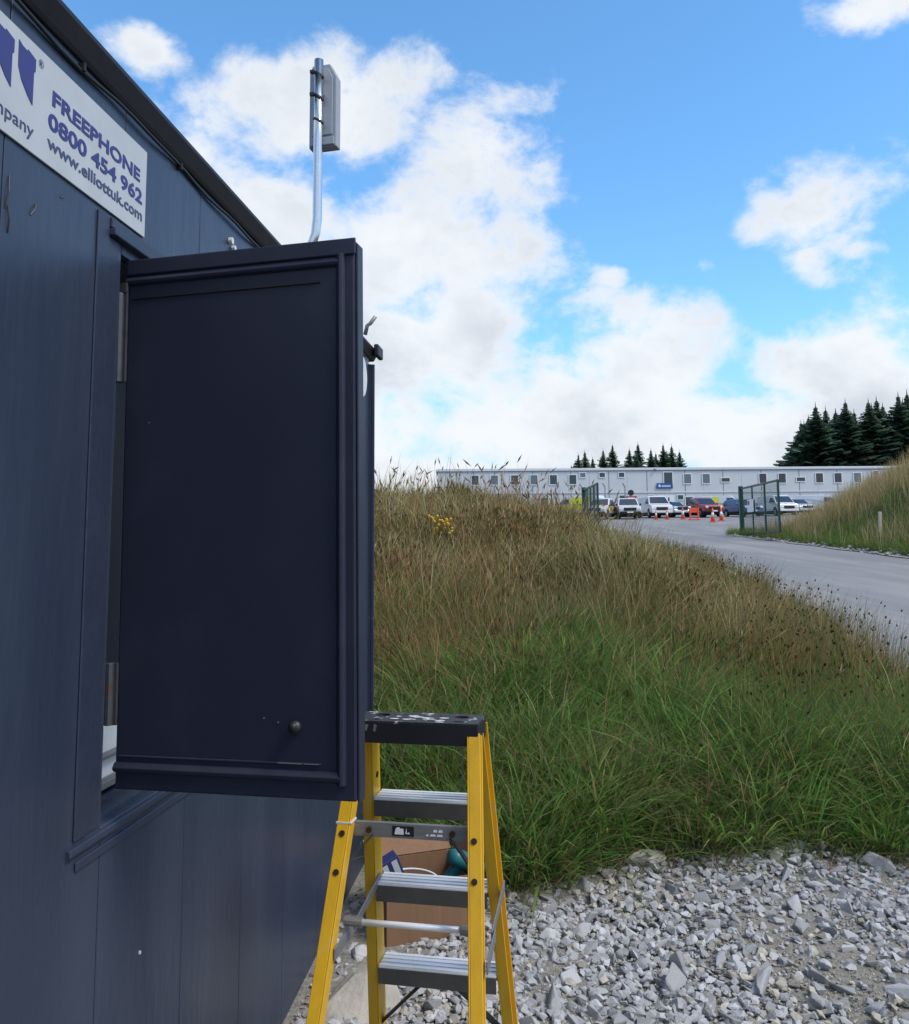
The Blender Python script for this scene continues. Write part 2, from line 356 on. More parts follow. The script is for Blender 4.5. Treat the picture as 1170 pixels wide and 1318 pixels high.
# end corner post and eaves end
b = MB(); b.box(S1 - .05, S1, -.012, .05, .0, 2.522); b.box(S1 - .052, S1 - .042, -.03, -.0125, .0, 2.52); b.build('corner_post', 'navy_worn', cabin, bevel=.003)
b = MB(); b.box(S1 - .08, S1 + .05, -.055, -.031, 2.56, 2.62); b.build('eaves_end_cap', 'charcoal', cabin, bevel=.006)
b = MB(); b.tube([(4.16, -.02, 2.63), (4.16, -.03, 2.675), (4.16, -.045, 2.685), (4.16, -.072, 2.72)], .010, 8); b.build('roof_hook', 'alu_dull', cabin, smooth=True)
b = MB(); b.tube([(4.00, -.02, 2.62), (4.00, -.02, 2.74)], .007, 8); b.build('roof_peg', 'alu_dull', cabin, smooth=True)
b = MB(); b.tube([(4.15, -.001, 2.42), (4.15, -.012, 2.42)], .10, 24); b.build('round_plate', 'worn_white', cabin, bevel=.002)
b = MB(); b.tube([(2.405, -.001, 2.475), (2.405, -.012, 2.475)], .010, 10); b.tube([(2.43, -.001, 2.462), (2.43, -.011, 2.462)], .008, 10); b.build('white_fixing', 'worn_white', cabin)
# frame round the opening
b = MB(); b.box(1.690, 1.735, -.005, -.0005, 1.045, 2.285); b.box(1.7355, 1.780, -.003, .05, 1.045, 2.245); b.build('opening_jamb', 'navy_worn', cabin, bevel=.003)
b = MB(); b.box(2.345, 2.44, -.016, .05, 1.045, 2.245); b.build('opening_jamb', 'navy_worn', cabin, bevel=.003)
b = MB(); b.box(1.736, 2.44, -.018, .04, 2.246, 2.262); b.box(1.736, 2.44, -.010, -.0005, 2.2625, 2.285); b.build('opening_head', 'navy_worn', cabin, bevel=.003)
b = MB(); b.prism([(.05, 1.044), (-.008, 1.036), (-.010, 1.024), (-.0005, 1.012)], 1.67, 2.46, 'x'); b.box(1.70, 2.46, -.005, -.0005, .988, 1.006); b.build('opening_sill', 'navy_worn', cabin, bevel=.003)
# window inside the opening
b = MB(); b.box(1.781, 2.344, .10, .155, 1.055, 1.20); b.build('window_board', 'worn_white', cabin, bevel=.004)
b = MB(); b.box(1.781, 2.344, .075, .0995, 1.07, 1.085); b.box(1.781, 2.344, .08, .0995, 1.13, 1.14); b.build('window_bead', 'alu_dull', cabin, bevel=.002)
b = MB(); b.box(1.83, 2.30, .145, .158, 1.201, 2.217); b.build('window_pane', 'glass_dark', cabin)
# dents, scuffs and screw heads
for (s, z, l, a) in ((1.40, 2.17, .06, .1), (1.41, 2.13, .05, -.1), (1.47, 2.185, .03, .5), (2.13, 2.30, .035, 2.3), (1.79, 2.29, .03, .2), (1.56, 2.255, .012, 1)):
    MB().tube([(s, -.001, z), (s + l * math.sin(a) * .5, -.004, z + l * math.cos(a) * .5), (s + l * math.sin(a), -.001, z + l * math.cos(a))], .0014, 5).build('scuff', 'black', cabin)
for (s, z) in ((1.98, .72),): MB().tube([(s, 0, z), (s, -.003, z)], .004, 8).build('screw_head', 'worn_white', cabin)
for i, s in enumerate((1.2, 2.2, 3.1, 4.0)): MB().box(s - .06, s + .06, -.004, .01, .0, .028).build('base_rail', 'navy', cabin)
# shutter door, swung open about its hinge
door = empty('shutter_door', (1.822, -.022, 0), 0); door.parent = cabin
wd = (math.cos(CAB_RZ), math.sin(CAB_RZ)); hx, hy = -.91 + 1.822 * wd[0] + .022 * wd[1], 1.822 * wd[1] - .022 * wd[0]
dang = math.atan2(1.694 - hy, -.198 - hx); door.rotation_euler = (0, R(-.55), dang - CAB_RZ)
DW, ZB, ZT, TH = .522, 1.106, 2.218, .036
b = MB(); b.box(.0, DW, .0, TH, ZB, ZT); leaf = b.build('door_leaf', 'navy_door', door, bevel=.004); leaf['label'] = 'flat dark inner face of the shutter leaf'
# raised edge moulding on the face towards the photographer (local -y)
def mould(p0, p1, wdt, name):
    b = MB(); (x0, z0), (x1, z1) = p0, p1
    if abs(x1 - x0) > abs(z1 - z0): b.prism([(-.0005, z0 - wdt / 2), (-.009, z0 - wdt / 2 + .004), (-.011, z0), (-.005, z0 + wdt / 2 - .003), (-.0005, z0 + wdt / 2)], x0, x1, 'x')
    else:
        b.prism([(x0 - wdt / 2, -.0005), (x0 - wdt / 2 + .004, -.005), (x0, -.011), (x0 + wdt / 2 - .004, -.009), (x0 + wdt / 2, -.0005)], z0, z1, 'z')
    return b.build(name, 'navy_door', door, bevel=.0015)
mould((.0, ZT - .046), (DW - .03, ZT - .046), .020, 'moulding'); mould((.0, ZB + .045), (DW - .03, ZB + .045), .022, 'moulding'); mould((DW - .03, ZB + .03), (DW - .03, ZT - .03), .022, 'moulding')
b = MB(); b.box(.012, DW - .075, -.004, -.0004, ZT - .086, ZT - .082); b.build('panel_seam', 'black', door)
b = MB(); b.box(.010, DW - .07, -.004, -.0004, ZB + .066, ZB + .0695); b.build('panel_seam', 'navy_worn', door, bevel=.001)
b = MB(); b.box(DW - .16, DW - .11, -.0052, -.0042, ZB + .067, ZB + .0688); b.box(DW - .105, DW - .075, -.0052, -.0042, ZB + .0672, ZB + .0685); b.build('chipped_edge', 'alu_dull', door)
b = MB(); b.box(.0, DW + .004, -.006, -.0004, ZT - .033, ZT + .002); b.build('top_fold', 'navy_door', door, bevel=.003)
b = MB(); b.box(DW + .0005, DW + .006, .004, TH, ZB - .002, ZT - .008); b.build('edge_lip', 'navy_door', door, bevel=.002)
b = MB(); b.tube([(.398, -.0005, 1.243), (.398, -.010, 1.243), (.399, -.012, 1.244), (.405, -.030, 1.250)], [.012, .012, .0075, .0065], 12); b.build('bolt_end', 'bolt_grey', door, smooth=True)
b = MB(); b.box(-.030, .006, -.010, -.004, 1.95, 2.155); b.tube([(-.012, -.009, 1.95), (-.012, -.009, 2.145)], .011, 10); b.box(-.030, .006, -.012, -.003, 2.146, 2.168); b.build('hinge', 'hinge_steel', door, bevel=.001)
b = MB(); b.box(-.030, .006, -.010, -.004, 1.235, 1.36); b.tube([(-.012, -.009, 1.235), (-.012, -.009, 1.36)], .011, 10); b.build('hinge', 'hinge_steel', door, bevel=.001)
for (x, z) in ((.06, 1.86), (.33, 1.257), (.36, 1.25)): MB().tube([(x, .0, z), (x, -.0015, z)], .0018, 6).build('paint_chip', 'alu_dull', door)

# company sign on the wall
sx0, sx1, sz0, sz1 = .10, 1.886, 2.295, 2.497
sgn_loc = (-.91 + wd[0] * .10, wd[1] * .10, 0)
sign = empty('company_sign', sgn_loc, CAB_RZ, 'long white sign board with navy lettering and a freephone number', 'sign')
b = MB(); b.box(0, sx1 - .10, -.005, -.0012, sz0, sz1); b.build('board', 'sign_white', sign, bevel=.0008, seg=1)
o_ = .10
text_mesh('FREEPHONE', .040, 'lettering', 'sign_navy', sign, (1.512 - o_, -.0056, 2.413), width=.342, bold=.0011)
text_mesh('0800 454 962', .043, 'lettering', 'sign_navy', sign, (1.502 - o_, -.0056, 2.3655), width=.365, bold=.0011)
text_mesh('www.elliottuk.com', .034, 'lettering', 'sign_blue', sign, (1.502 - o_, -.0056, 2.327), width=.367, bold=.0006)
text_mesh('company', .034, 'lettering', 'sign_blue', sign, (1.300 - o_, -.0056, 2.322), width=.160)
for dx in (0, -.062):
    b = MB(); P = [(1.407, 2.477), (1.417, 2.472), (1.433, 2.470), (1.433, 2.474), (1.457, 2.468), (1.457, 2.445), (1.4525, 2.443), (1.4525, 2.380), (1.436, 2.392), (1.418, 2.41), (1.408, 2.43)]
    b.prism([(x + dx - o_, z) for x, z in P], -.0062, -.0053, 'y'); b.build('emblem_letter', 'sign_navy', sign)
b = MB(); n = 20; cx_, cz_ = 1.473 - o_, 2.470
vsr = []; 
for r_ in (.0075, .0062):
    for yy in (-.0053, -.0060): vsr += [(cx_ + r_ * math.cos(2 * math.pi * k / n), yy, cz_ + r_ * math.sin(2 * math.pi * k / n)) for k in range(n)]
b.add(vsr, [(n + k, n + (k + 1) % n, 3 * n + (k + 1) % n, 3 * n + k) for k in range(n)]); b.build('registered_mark', 'sign_blue', sign)
text_mesh('R', .010, 'lettering', 'sign_blue', sign, (1.4698 - o_, -.0056, 2.4665), width=.0062)

# ------------------------------------------------------------------ antenna on its pole
def cabw(s, out, z): return Vector((-.91 + wd[0] * s + wd[1] * out, wd[1] * s - wd[0] * out, z))
q = cabw(3.125, .06, 2.63)
ant = empty('antenna_mast', (q.x, q.y, 2.63), CAB_RZ, 'bright steel mast bent at its foot, rising above the cabin roof', 'mast')
b = MB(); b.tube([(0, .20, .02), (0, .12, .025), (0, .06, .045), (0, .024, .080), (0, .006, .13), (0, 0, .19), (0, 0, .5), (0, 0, .82)], .0175, 16); b.build('pole', 'galv', ant, smooth=True)
b = MB(); b.box(-.10, .02, .16, .26, .004, .022); b.build('foot_plate', 'galv', ant, bevel=.003)
pan = empty('panel_antenna', (q.x, q.y, 2.63), 0, 'grey flat panel antenna strapped to the steel mast', 'antenna')
PR = R(-14)
pan.location = (q.x + .012, q.y + .030, 3.115); pan.rotation_euler = (0, 0, PR)
b = MB(); W2, HB = .056, .335
out_ = [(-W2, .0), (W2, .0), (W2, HB - .055), (W2 - .028, HB), (-W2 + .012, HB), (-W2, HB - .03)]
b.prism(out_, 0.0, .045, 'y'); b.build('housing', 'antenna_grey', pan, bevel=.004)
b = MB(); b.prism([(-W2 + .014, .045), (W2 - .014, .045), (W2 - .014, HB - .060), (W2 - .032, HB - .022), (-W2 + .014, HB - .022)], -.006, -.0004, 'y'); b.build('back_plate', 'antenna_grey', pan, bevel=.003)
b = MB(); b.box(-W2 + .006, W2 - .006, -.010, -.0004, .004, .035); b.build('connector_cover', 'antenna_grey', pan, bevel=.003)
for zz in (.275, .185, .09):
    b = MB(); cxx, cyy = -.012 * math.cos(PR) - .030 * math.sin(PR), .012 * math.sin(PR) - .030 * math.cos(PR)
    ring = [(math.cos(a) * .0195, math.sin(a) * .0195) for a in np.linspace(0, 2 * math.pi, 17)[:-1]]
    vs_ = [(cxx + x * r_, cyy + y * r_, zz + dz_ - .01 * x / .02) for dz_ in (-.004, .004) for r_ in (.93, 1.06) for x, y in ring]; n_ = 16
    fs_ = []
    for k in range(n_):
        k2 = (k + 1) % n_
        fs_ += [(n_ + k, n_ + k2, 3 * n_ + k2, 3 * n_ + k), (k, 2 * n_ + k, 2 * n_ + k2, k2), (k, k2, n_ + k2, n_ + k), (2 * n_ + k, 3 * n_ + k, 3 * n_ + k2, 2 * n_ + k2)]
    b.add(vs_, fs_)
    if zz > .1: b.box(cxx - .026, cxx - .008, cyy - .026, cyy - .014, zz - .002, zz + .010)
    b.build('cable_tie', 'cable_black', pan)
b = MB(); b.tube([(.010, -.012, .20), (.010, -.032, .18), (.010, -.034, .06), (.010, -.034, -.05), (.006, -.036, -.14)], .003, 6); b.build('lead', 'cable_black', pan, smooth=True)

# ------------------------------------------------------------------ step ladder
LH = 1.142; LC = (-.096, 2.334); LYAW = .195
lad = empty('step_ladder', (LC[0], LC[1], 0.02), -LYAW, 'yellow fibreglass step ladder with black top cap beside the cabin', 'ladder')
FT, FB, SF, BT, BBm, SB = .1506, .2056, .332, .1517, .2211, .425
def leg(side, front, z):
    t = 1 - z / LH
    if front: return Vector((side * (FT + (FB - FT) * t), .035 + (SF - .035) * t, z - .02))
    return Vector((side * (BT + (BBm - BT) * t), -.03 - (SB - .03) * t, z - .02))
def rail(side, front, depth, fl, name):
    A = leg(side, front, .03); B = leg(side, front, LH - .03); b = MB(); u = (side, 0, 0)
    b.beam(A, B, u, .004, depth, ou=-fl / 2 + .002)
    for sgn_ in (-1, 1): b.beam(A, B, u, fl - .0045, .004, ou=.00225, ov=sgn_ * (depth / 2 - .002))
    o = b.build(name, 'yellow_grp', lad, bevel=.0012, seg=1)
    f = MB(); C_ = leg(side, front, -.002); f.beam(C_, leg(side, front, .045), u, fl + .010, depth + .010); f.build('rubber_foot', 'black', o, bevel=.004)
    return o
rails = {}
for side in (-1, 1):
    rails[(side, 1)] = rail(side, 1, .068, .032, 'front_rail'); rails[(side, 0)] = rail(side, 0, .040, .034, 'rear_rail')
for k in range(4):
    z = LH - .246 * (k + 1) + .018; a = leg(-1, 1, z); c = leg(1, 1, z); x0, x1 = a.x + .018, c.x - .018; y = a.y; zz = z - .02
    b = MB(); b.box(x0, x1, y - .038, y + .045, zz - .006, zz)
    for j in range(4): yy = y - .036 + j * .0215; b.box(x0, x1, yy, yy + .013, zz + .0002, zz + .0022)
    tread = b.build('tread', 'aluminium', lad, bevel=.001, seg=1)
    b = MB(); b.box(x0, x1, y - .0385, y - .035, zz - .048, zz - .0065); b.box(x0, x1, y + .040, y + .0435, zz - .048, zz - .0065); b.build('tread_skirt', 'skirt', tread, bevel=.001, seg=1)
    for side in (-1, 1):
        p = leg(side, 1, z - .03); MB().tube([p + Vector((-side * .013, -.0, 0)), p + Vector((-side * .022, 0, 0))], .006, 8).build('rivet', 'bolt_dark', tread)
    if k >= 2:
        for side in (-1, 1):
            p0 = Vector((side * .045, y, zz - .05)); p1 = leg(side, 1, z - .19) + Vector((-side * .016, 0, 0))
            MB().beam(p0, p1, (0, 1, 0), .028, .005).build('knee_brace', 'brace_dark', lad, bevel=.001, seg=1)
# rear cross bar with its label, knee braces and bolts
zb = .882; a = leg(-1, 0, zb); c = leg(1, 0, zb)
b = MB(); b.box(a.x, c.x, a.y + .022, a.y + .026, a.z - .018, a.z + .018); b.box(a.x, c.x, a.y + .0265, a.y + .034, a.z + .015, a.z + .018); bar = b.build('rear_bar', 'alu_dull', lad, bevel=.001, seg=1)
bx0 = a.x + .118
MB().box(bx0, bx0 + .056, a.y + .0208, a.y + .0216, a.z - .012, a.z + .012).build('label', 'label_black', bar)
for (u0, u1, v0, v1) in ((.006, .030, -.008, .006), (.010, .020, .006, .009), (.034, .038, -.006, .008), (.038, .045, -.006, -.002), (.105, .116, .002, .008), (.118, .130, .002, .008), (.086, .094, -.008, -.004), (.097, .112, -.008, -.003), (.114, .130, -.008, -.003)):
    MB().prism([(bx0 + u0, a.z + v0), (bx0 + u1, a.z + v0), (bx0 + u1 - .001, a.z + v1), (bx0 + u0 + .003, a.z + v1)], a.y + .0200, a.y + .0207, 'y').build('label_mark', 'label_white', bar)
for xx in (a.x, a.x + .058, c.x - .062, c.x): MB().tube([(xx, a.y + .021, a.z), (xx, a.y + .014, a.z)], .0075, 10).build('bolt', 'bolt_dark', bar)
for side in (-1, 1):
    p1 = leg(side, 0, zb - .085); MB().beam(Vector((side * .10, a.y + .03, a.z - .012)), p1 + Vector((-side * .004, .03, 0)), (0, 1, 0), .022, .004).build('knee_brace', 'brace_dark', lad, bevel=.001, seg=1)
    for zz in (zb, zb - .083): p = leg(side, 0, zz); MB().tube([p + Vector((0, -.0195, 0)), p + Vector((0, -.024, .001))], .0075, 10).build('bolt', 'bolt_dark', lad)
    for zz in (.97, .88): p = leg(side, 1, zz); MB().tube([p + Vector((-side * .0135, 0, 0)), p + Vector((-side * .019, 0, 0))], .008, 10).build('bolt', 'bolt_dark', lad)
    # spreader links
    zs = .665; io = -side * .021 if side < 0 else .024; p0 = leg(side, 0, zs - .04) + Vector((io, 0, 0)); p1 = leg(side, 1, zs + .01) + Vector((io, 0, 0)); mid = p0.lerp(p1, .42) + Vector((0, 0, -.012))
    sp = MB().beam(p0, mid, (side, 0, 0), .004, .030).build('spreader_link', 'alu_dull', lad, bevel=.001, seg=1)
    MB().beam(mid + Vector((-side * .005, -.02, .006)), p1, (side, 0, 0), .004, .024).build('spreader_link', 'alu_dull', lad, bevel=.001, seg=1)
zs = .668; pa = leg(-1, 0, zs).lerp(leg(-1, 1, zs), .20); pc = leg(1, 0, zs).lerp(leg(1, 1, zs), .20)
b = MB(); b.tube([pa + Vector((.02, 0, 0)), pc - Vector((.02, 0, 0))], .0075, 12); rod = b.build('cross_rod', 'aluminium', lad, smooth=True)
b = MB(); b.tube([pa + Vector((.014, 0, 0)), pa + Vector((.06, 0, 0))], .012, 10); b.build('rod_end', 'alu_dull', rod)
b = MB(); b.tube([pc - Vector((.014, 0, 0)), pc - Vector((.05, 0, 0))], .012, 10); b.build('rod_end', 'alu_dull', rod)
# tie band and hanging wire
p = leg(-1, 0, .905); MB().box(p.x - .020, p.x + .020, p.y - .0225, p.y + .0225, p.z - .002, p.z + .002).build('tie_band', 'worn_white', lad)
MB().tube([(.128, -.056, LH - .075), (.124, -.058, LH - .11), (.127, -.057, LH - .14), (.118, -.06, LH - .18)], .0012, 5).build('wire_loop', 'alu_dull', lad)
# top cap with moulded holes
bm = bmesh.new(); CWx, CWy, zc = .166, .062, LH - .02
def loop(pts): 
    vs_ = [bm.verts.new((x, y, zc)) for x, y in pts]
    for i in range(len(vs_)): bm.edges.new((vs_[i], vs_[(i + 1) % len(vs_)]))
    return vs_
outer = loop([(-CWx, -CWy), (CWx, -CWy), (CWx, CWy), (-CWx, CWy)])
def ell(cx, cy, rx, ry, n=16): return [(cx + rx * math.cos(2 * math.pi * k / n), cy + ry * math.sin(2 * math.pi * k / n)) for k in range(n)]
for h in (ell(-.108, .022, .020, .017), ell(.108, .022, .020, .017), ell(-.112, -.038, .011, .006), ell(.112, -.038, .016, .006), ell(-.05, .03, .004, .004), ell(.05, .03, .004, .004)): loop(h)
bmesh.ops.triangle_fill(bm, use_beauty=True, edges=bm.edges[:])
me = bpy.data.meshes.new('cap_top'); bm.to_mesh(me); bm.free()
cap = link('top_cap', me, 'cap_black', lad); so = cap.modifiers.new('solid', 'SOLIDIFY'); so.thickness = .006; so.offset = -1 if me.polygons[0].normal.z > 0 else 1
b = MB(); zz0, zz1 = zc - .056, zc - .0062
b.box(-CWx, CWx, -CWy, -CWy + .006, zz0, zz1); b.box(-CWx, CWx, CWy - .006, CWy, zz0, zz1); b.box(-CWx, -CWx + .006, -CWy + .0061, CWy - .0061, zz0, zz1); b.box(CWx - .006, CWx, -CWy + .0061, CWy - .0061, zz0, zz1)
b.box(-.02, .02, -CWy + .0061, CWy - .0061, zz0 + .01, zz0 + .014); b.build('cap_skirt', 'charcoal', cap, bevel=.002)
for (x, l) in ((-.142, .030), (-.128, .020), (-.105, .022)):
    MB().prism([(x - .004, zz1 - .002), (x + .004, zz1 - .004), (x - .001, zz1 - l), (x - .007, zz1 - l + .004)], -CWy - .0012, -CWy - .0004, 'y').build('paint_drip', 'alu_dull', cap)
bm = bmesh.new()
rp = random.Random(4)
for k in range(26):
    cx_, cy_ = rp.gauss(0.01, .035), rp.gauss(-.012, .014); r_ = rp.uniform(.003, .011); n = 9
    vs_ = [bm.verts.new((cx_ + r_ * rp.uniform(.6, 1.6) * math.cos(2 * math.pi * i / n), cy_ + r_ * .7 * rp.uniform(.6, 1.2) * math.sin(2 * math.pi * i / n), zc + .0005 + k * .00003)) for i in range(n)]; bm.faces.new(vs_)
me = bpy.data.meshes.new('splash'); bm.to_mesh(me); bm.free(); link('paint_splash', me, 'worn_white', cap)

# ------------------------------------------------------------------ cardboard box with tools
BX, BY, BRZ = -.150, 3.66, R(20)
cb = empty('cardboard_box', (BX, BY, .012), BRZ, 'open brown cardboard box of tools on the stones behind the ladder', 'box')
bw, bd, bh, t_ = .185, .15, .275, .005
for (nm, a) in (('box_side', (-bw, bw, -bd, -bd + t_, 0, bh)), ('box_side', (-bw, bw, bd - t_, bd, 0, bh)), ('box_side', (-bw, -bw + t_, -bd + t_ + .0005, bd - t_ - .0005, 0, bh)), ('box_side', (bw - t_, bw, -bd + t_ + .0005, bd - t_ - .0005, 0, bh)), ('box_base', (-bw + t_ + .0005, bw - t_ - .0005, -bd + t_ + .0005, bd - t_ - .0005, .001, .007))):
    MB().box(*a).build(nm, 'cardboard', cb)
def flap(p0, p1, d, name='box_flap'):
    p0, p1, d = Vector(p0), Vector(p1), Vector(d); nrm = (p1 - p0).cross(d).normalized() * .004
    vs_ = [p0, p1, p1 + d, p0 + d]; vs_ = vs_ + [v + nrm for v in vs_]
    MB().add(vs_, [(0, 1, 2, 3), (7, 6, 5, 4), (0, 4, 5, 1), (1, 5, 6, 2), (2, 6, 7, 3), (3, 7, 4, 0)]).build(name, 'cardboard', cb)
flap((-bw, bd, bh + .002), (bw, bd, bh + .002), (0.0, .09, .05)); flap((bw, -bd + .01, bh + .002), (bw, bd - .01, bh + .002), (.06, 0, .11)); flap((-bw + .008, -bd + .01, bh), (-bw + .008, bd - .01, bh), (.03, 0, -.10))
pk = empty('blue_packet', (BX - .05, BY - .05, .135), R(25), 'blue and white packet standing tilted in the cardboard box', 'packet'); pk.rotation_euler = (R(10), R(-24), R(22))
MB().box(-.04, .04, -.025, .025, 0, .26).build('carton', 'pack_blue', pk, bevel=.003); MB().box(.006, .030, -.0265, -.0254, .02, .25).build('white_stripe', 'sign_white', pk); MB().box(-.034, -.012, -.0265, -.0254, .14, .25).build('white_stripe', 'sign_white', pk)
dr = empty('power_drill', (BX + .085, BY + .01, .13), R(35), 'teal and black power drill lying in the cardboard box', 'drill'); dr.rotation_euler = (R(15), R(28), R(30))
MB().tube([(-.09, 0, .20), (-.06, 0, .20), (.02, 0, .20), (.07, 0, .20), (.08, 0, .20)], [.024, .036, .038, .032, .02], 12).build('motor_housing', 'teal', dr, smooth=True)
MB().tube([(.08, 0, .20), (.10, 0, .20), (.13, 0, .20)], [.02, .019, .010], 10).build('chuck', 'black', dr)
MB().beam((-.03, 0, .175), (-.05, 0, .055), (0, 1, 0), .036, .045).build('handle', 'teal', dr, bevel=.012); MB().box(-.10, .02, -.04, .04, .0, .054).build('battery', 'black', dr, bevel=.008); MB().box(-.03, -.012, -.008, .008, .13, .17).build('trigger', 'black', dr, bevel=.004)
wl = MB().tube([(BX - .02 + .16 * math.cos(a) * .6, BY - .08 + .05 * math.sin(a), .262 + .03 * math.sin(a * .8)) for a in np.linspace(0, 4.6, 26)], .004, 6).build('white_lead', 'worn_white', smooth=True)
tag(wl, 'thin white cable coiled over the top of the box', 'cable')

# ------------------------------------------------------------------ stones
def hull_mesh(seed, flat=.7, npt=13, bev=0.0):
    r = random.Random(seed); bm = bmesh.new()
    ax = (1.0, r.uniform(.6, .95), r.uniform(.45, flat))
    for _ in range(npt):
        v = Vector((r.gauss(0, 1), r.gauss(0, 1), r.gauss(0, 1))).normalized() * r.uniform(.82, 1.05); bm.verts.new((v.x * ax[0] * .5, v.y * ax[1] * .5, v.z * ax[2] * .5))
    g = bmesh.ops.convex_hull(bm, input=bm.verts[:]); bmesh.ops.delete(bm, geom=[e for e in g['geom_interior'] if isinstance(e, bmesh.types.BMVert)], context='VERTS')
    bmesh.ops.triangulate(bm, faces=bm.faces[:])
    if bev: bmesh.ops.bevel(bm, geom=bm.edges[:], offset=bev, segments=1, affect='EDGES', clamp_overlap=True)
    me = bpy.data.meshes.new('stone'); bm.to_mesh(me); bm.free(); return me
HULLS = [hull_mesh(100 + i) for i in range(14)]
BIGH = [hull_mesh(200 + i, .75, 9, .035) for i in range(14)]; FINE = [hull_mesh(300 + i, .8, 6) for i in range(6)]
for h in BIGH: h.materials.append(MATS['stone_obj'])
def edge_y(x):   # where the grass begins, as a function of x
    return np.interp(x, [-4, -.6, -.35, .06, .27, .5, .84, 1.27, 1.73, 1.94, 2.35, 3.3], [4.5, 4.5, 4.45, 4.12, 3.90, 4.05, 4.2, 4.28, 4.42, 4.2, 4.30, 4.2])
rs = random.Random(21); placed = []; n_st = 0; tries = 0
grid = {}
while n_st < 300 and tries < 20000:
    tries += 1
    y = rs.uniform(2.55, 4.85); x = rs.uniform(-.5, min(3.2, .58 * y))
    if y > float(edge_y(x)) - .05 + rs.uniform(-.1, .12): continue
    big = rs.random()
    sz = rs.uniform(.13, .20) if big < .20 else rs.uniform(.075, .125)
    if y > 4.2: sz *= 1.12
    if x < -.12 and y < 3.6: sz *= .8
    if abs(x - BX) < .30 and abs(y - BY) < .28: continue
    if x < -.91 + .1095 * y + .10: continue
    if any((x - a) ** 2 + (y - b_) ** 2 < (.42 * (sz + c_)) ** 2 for a, b_, c_ in placed): continue
    placed.append((x, y, sz))
    o = bpy.data.objects.new('stone', BIGH[rs.randrange(14)]); col.objects.link(o); o.parent = gravel
    o.location = (x, y, zf(x, y) + .012 + sz * .20); o.rotation_euler = (rs.uniform(-.5, .5), rs.uniform(-.5, .5), rs.uniform(0, 6.28)); o.scale = (sz, sz, sz * rs.uniform(.8, 1.15)); n_st += 1
# the countless small stones between them
def scatter_stones(n, xr, yr, smin, smax, seed, accept, power=2.2, hulls=None):
    g = np.random.default_rng(seed); tv = []; tf = []
    for h in (hulls or HULLS):
        v = np.empty(len(h.vertices) * 3, np.float32); h.vertices.foreach_get('co', v); tv.append(v.reshape(-1, 3)); f = np.array([p.vertices[:] for p in h.polygons]); tf.append(f)
    V = []; Fc = []; Cc = []; off = 0
    x = g.uniform(*xr, n); y = g.uniform(*yr, n); k = accept(x, y, g); x = x[k]; y = y[k]; m = len(x)
    sz = smin + (smax - smin) * g.random(m) ** power; z = zg(x, y); typ = g.integers(0, len(tv), m); al = g.uniform(0, 6.28, m); be = g.uniform(-.9, .9, m)
    bright = g.uniform(.62, 1.25, m); warm = g.random(m) * .75 + .45 * (vn(x * 1.6 + 30, y * 1.6) - .2)
    for t in range(len(tv)):
        idx = np.where(typ == t)[0]
        if not len(idx): continue
        ca, sa, cb_, sb_ = np.cos(al[idx]), np.sin(al[idx]), np.cos(be[idx]), np.sin(be[idx])
        v = tv[t][None] * sz[idx][:, None, None]
        vx, vy, vz = v[..., 0], v[..., 1], v[..., 2]
        y1 = vy * cb_[:, None] - vz * sb_[:, None]; z1 = vy * sb_[:, None] + vz * cb_[:, None]
        x2 = vx * ca[:, None] - y1 * sa[:, None]; y2 = vx * sa[:, None] + y1 * ca[:, None]
        P = np.stack([x2 + x[idx][:, None], y2 + y[idx][:, None], z1 + (z[idx] + .024 + sz[idx] * .22)[:, None]], -1); nv = P.shape[1]
        V.append(P.reshape(-1, 3)); Fc.append((tf[t][None] + (np.arange(len(idx)) * nv)[:, None, None] + off).reshape(-1, 3)); off += len(idx) * nv
        wv = warm[idx]; c = np.where((wv > .72)[:, None], np.array([[.385, .355, .30]]), np.array([[.36, .358, .370]])) * bright[idx][:, None]
        Cc.append(np.repeat(c, nv, 0))
    return np.concatenate(V), [np.concatenate(Fc)], np.concatenate(Cc)
acc = lambda x, y, g: (y < edge_y(x) + g.normal(0, .07, len(x))) & (x > -.91 + .1095 * y + .03) & (vn(x * 2.2 + 5, y * 2.2) + g.uniform(-.25, .4, len(x)) > .42)
v, f, c = scatter_stones(30000, (-.8, 3.1), (2.4, 4.8), .012, .060, 5, acc, 1.6)
so_ = link('small_stones', npmesh('small_stones', v, f, c, True), 'stone_small', gravel); so_['kind'] = 'stuff'
accf = lambda x, y, g: (y < edge_y(x) + g.normal(.02, .09, len(x))) & (x > -.91 + .1095 * y + .03)
v, f, c = scatter_stones(26000, (-.8, 3.1), (2.4, 4.8), .006, .024, 6, accf, 1.5, FINE)
so_ = link('grit_stones', npmesh('grit_stones', v, f, c * np.array([[1.0, .97, .90]]), True), 'stone_small', gravel); so_['kind'] = 'stuff'
acc2 = lambda x, y, g: (vn(x * 3 + 1, y * 2) + g.uniform(-.2, .3, len(x)) > .45)
v, f, c = scatter_stones(900, (12.7, 13.5), (15, 40), .05, .22, 9, acc2)
so_ = link('verge_stones', npmesh('verge_stones', v, f, c, True), 'stone_small', kerb); so_['kind'] = 'stuff'
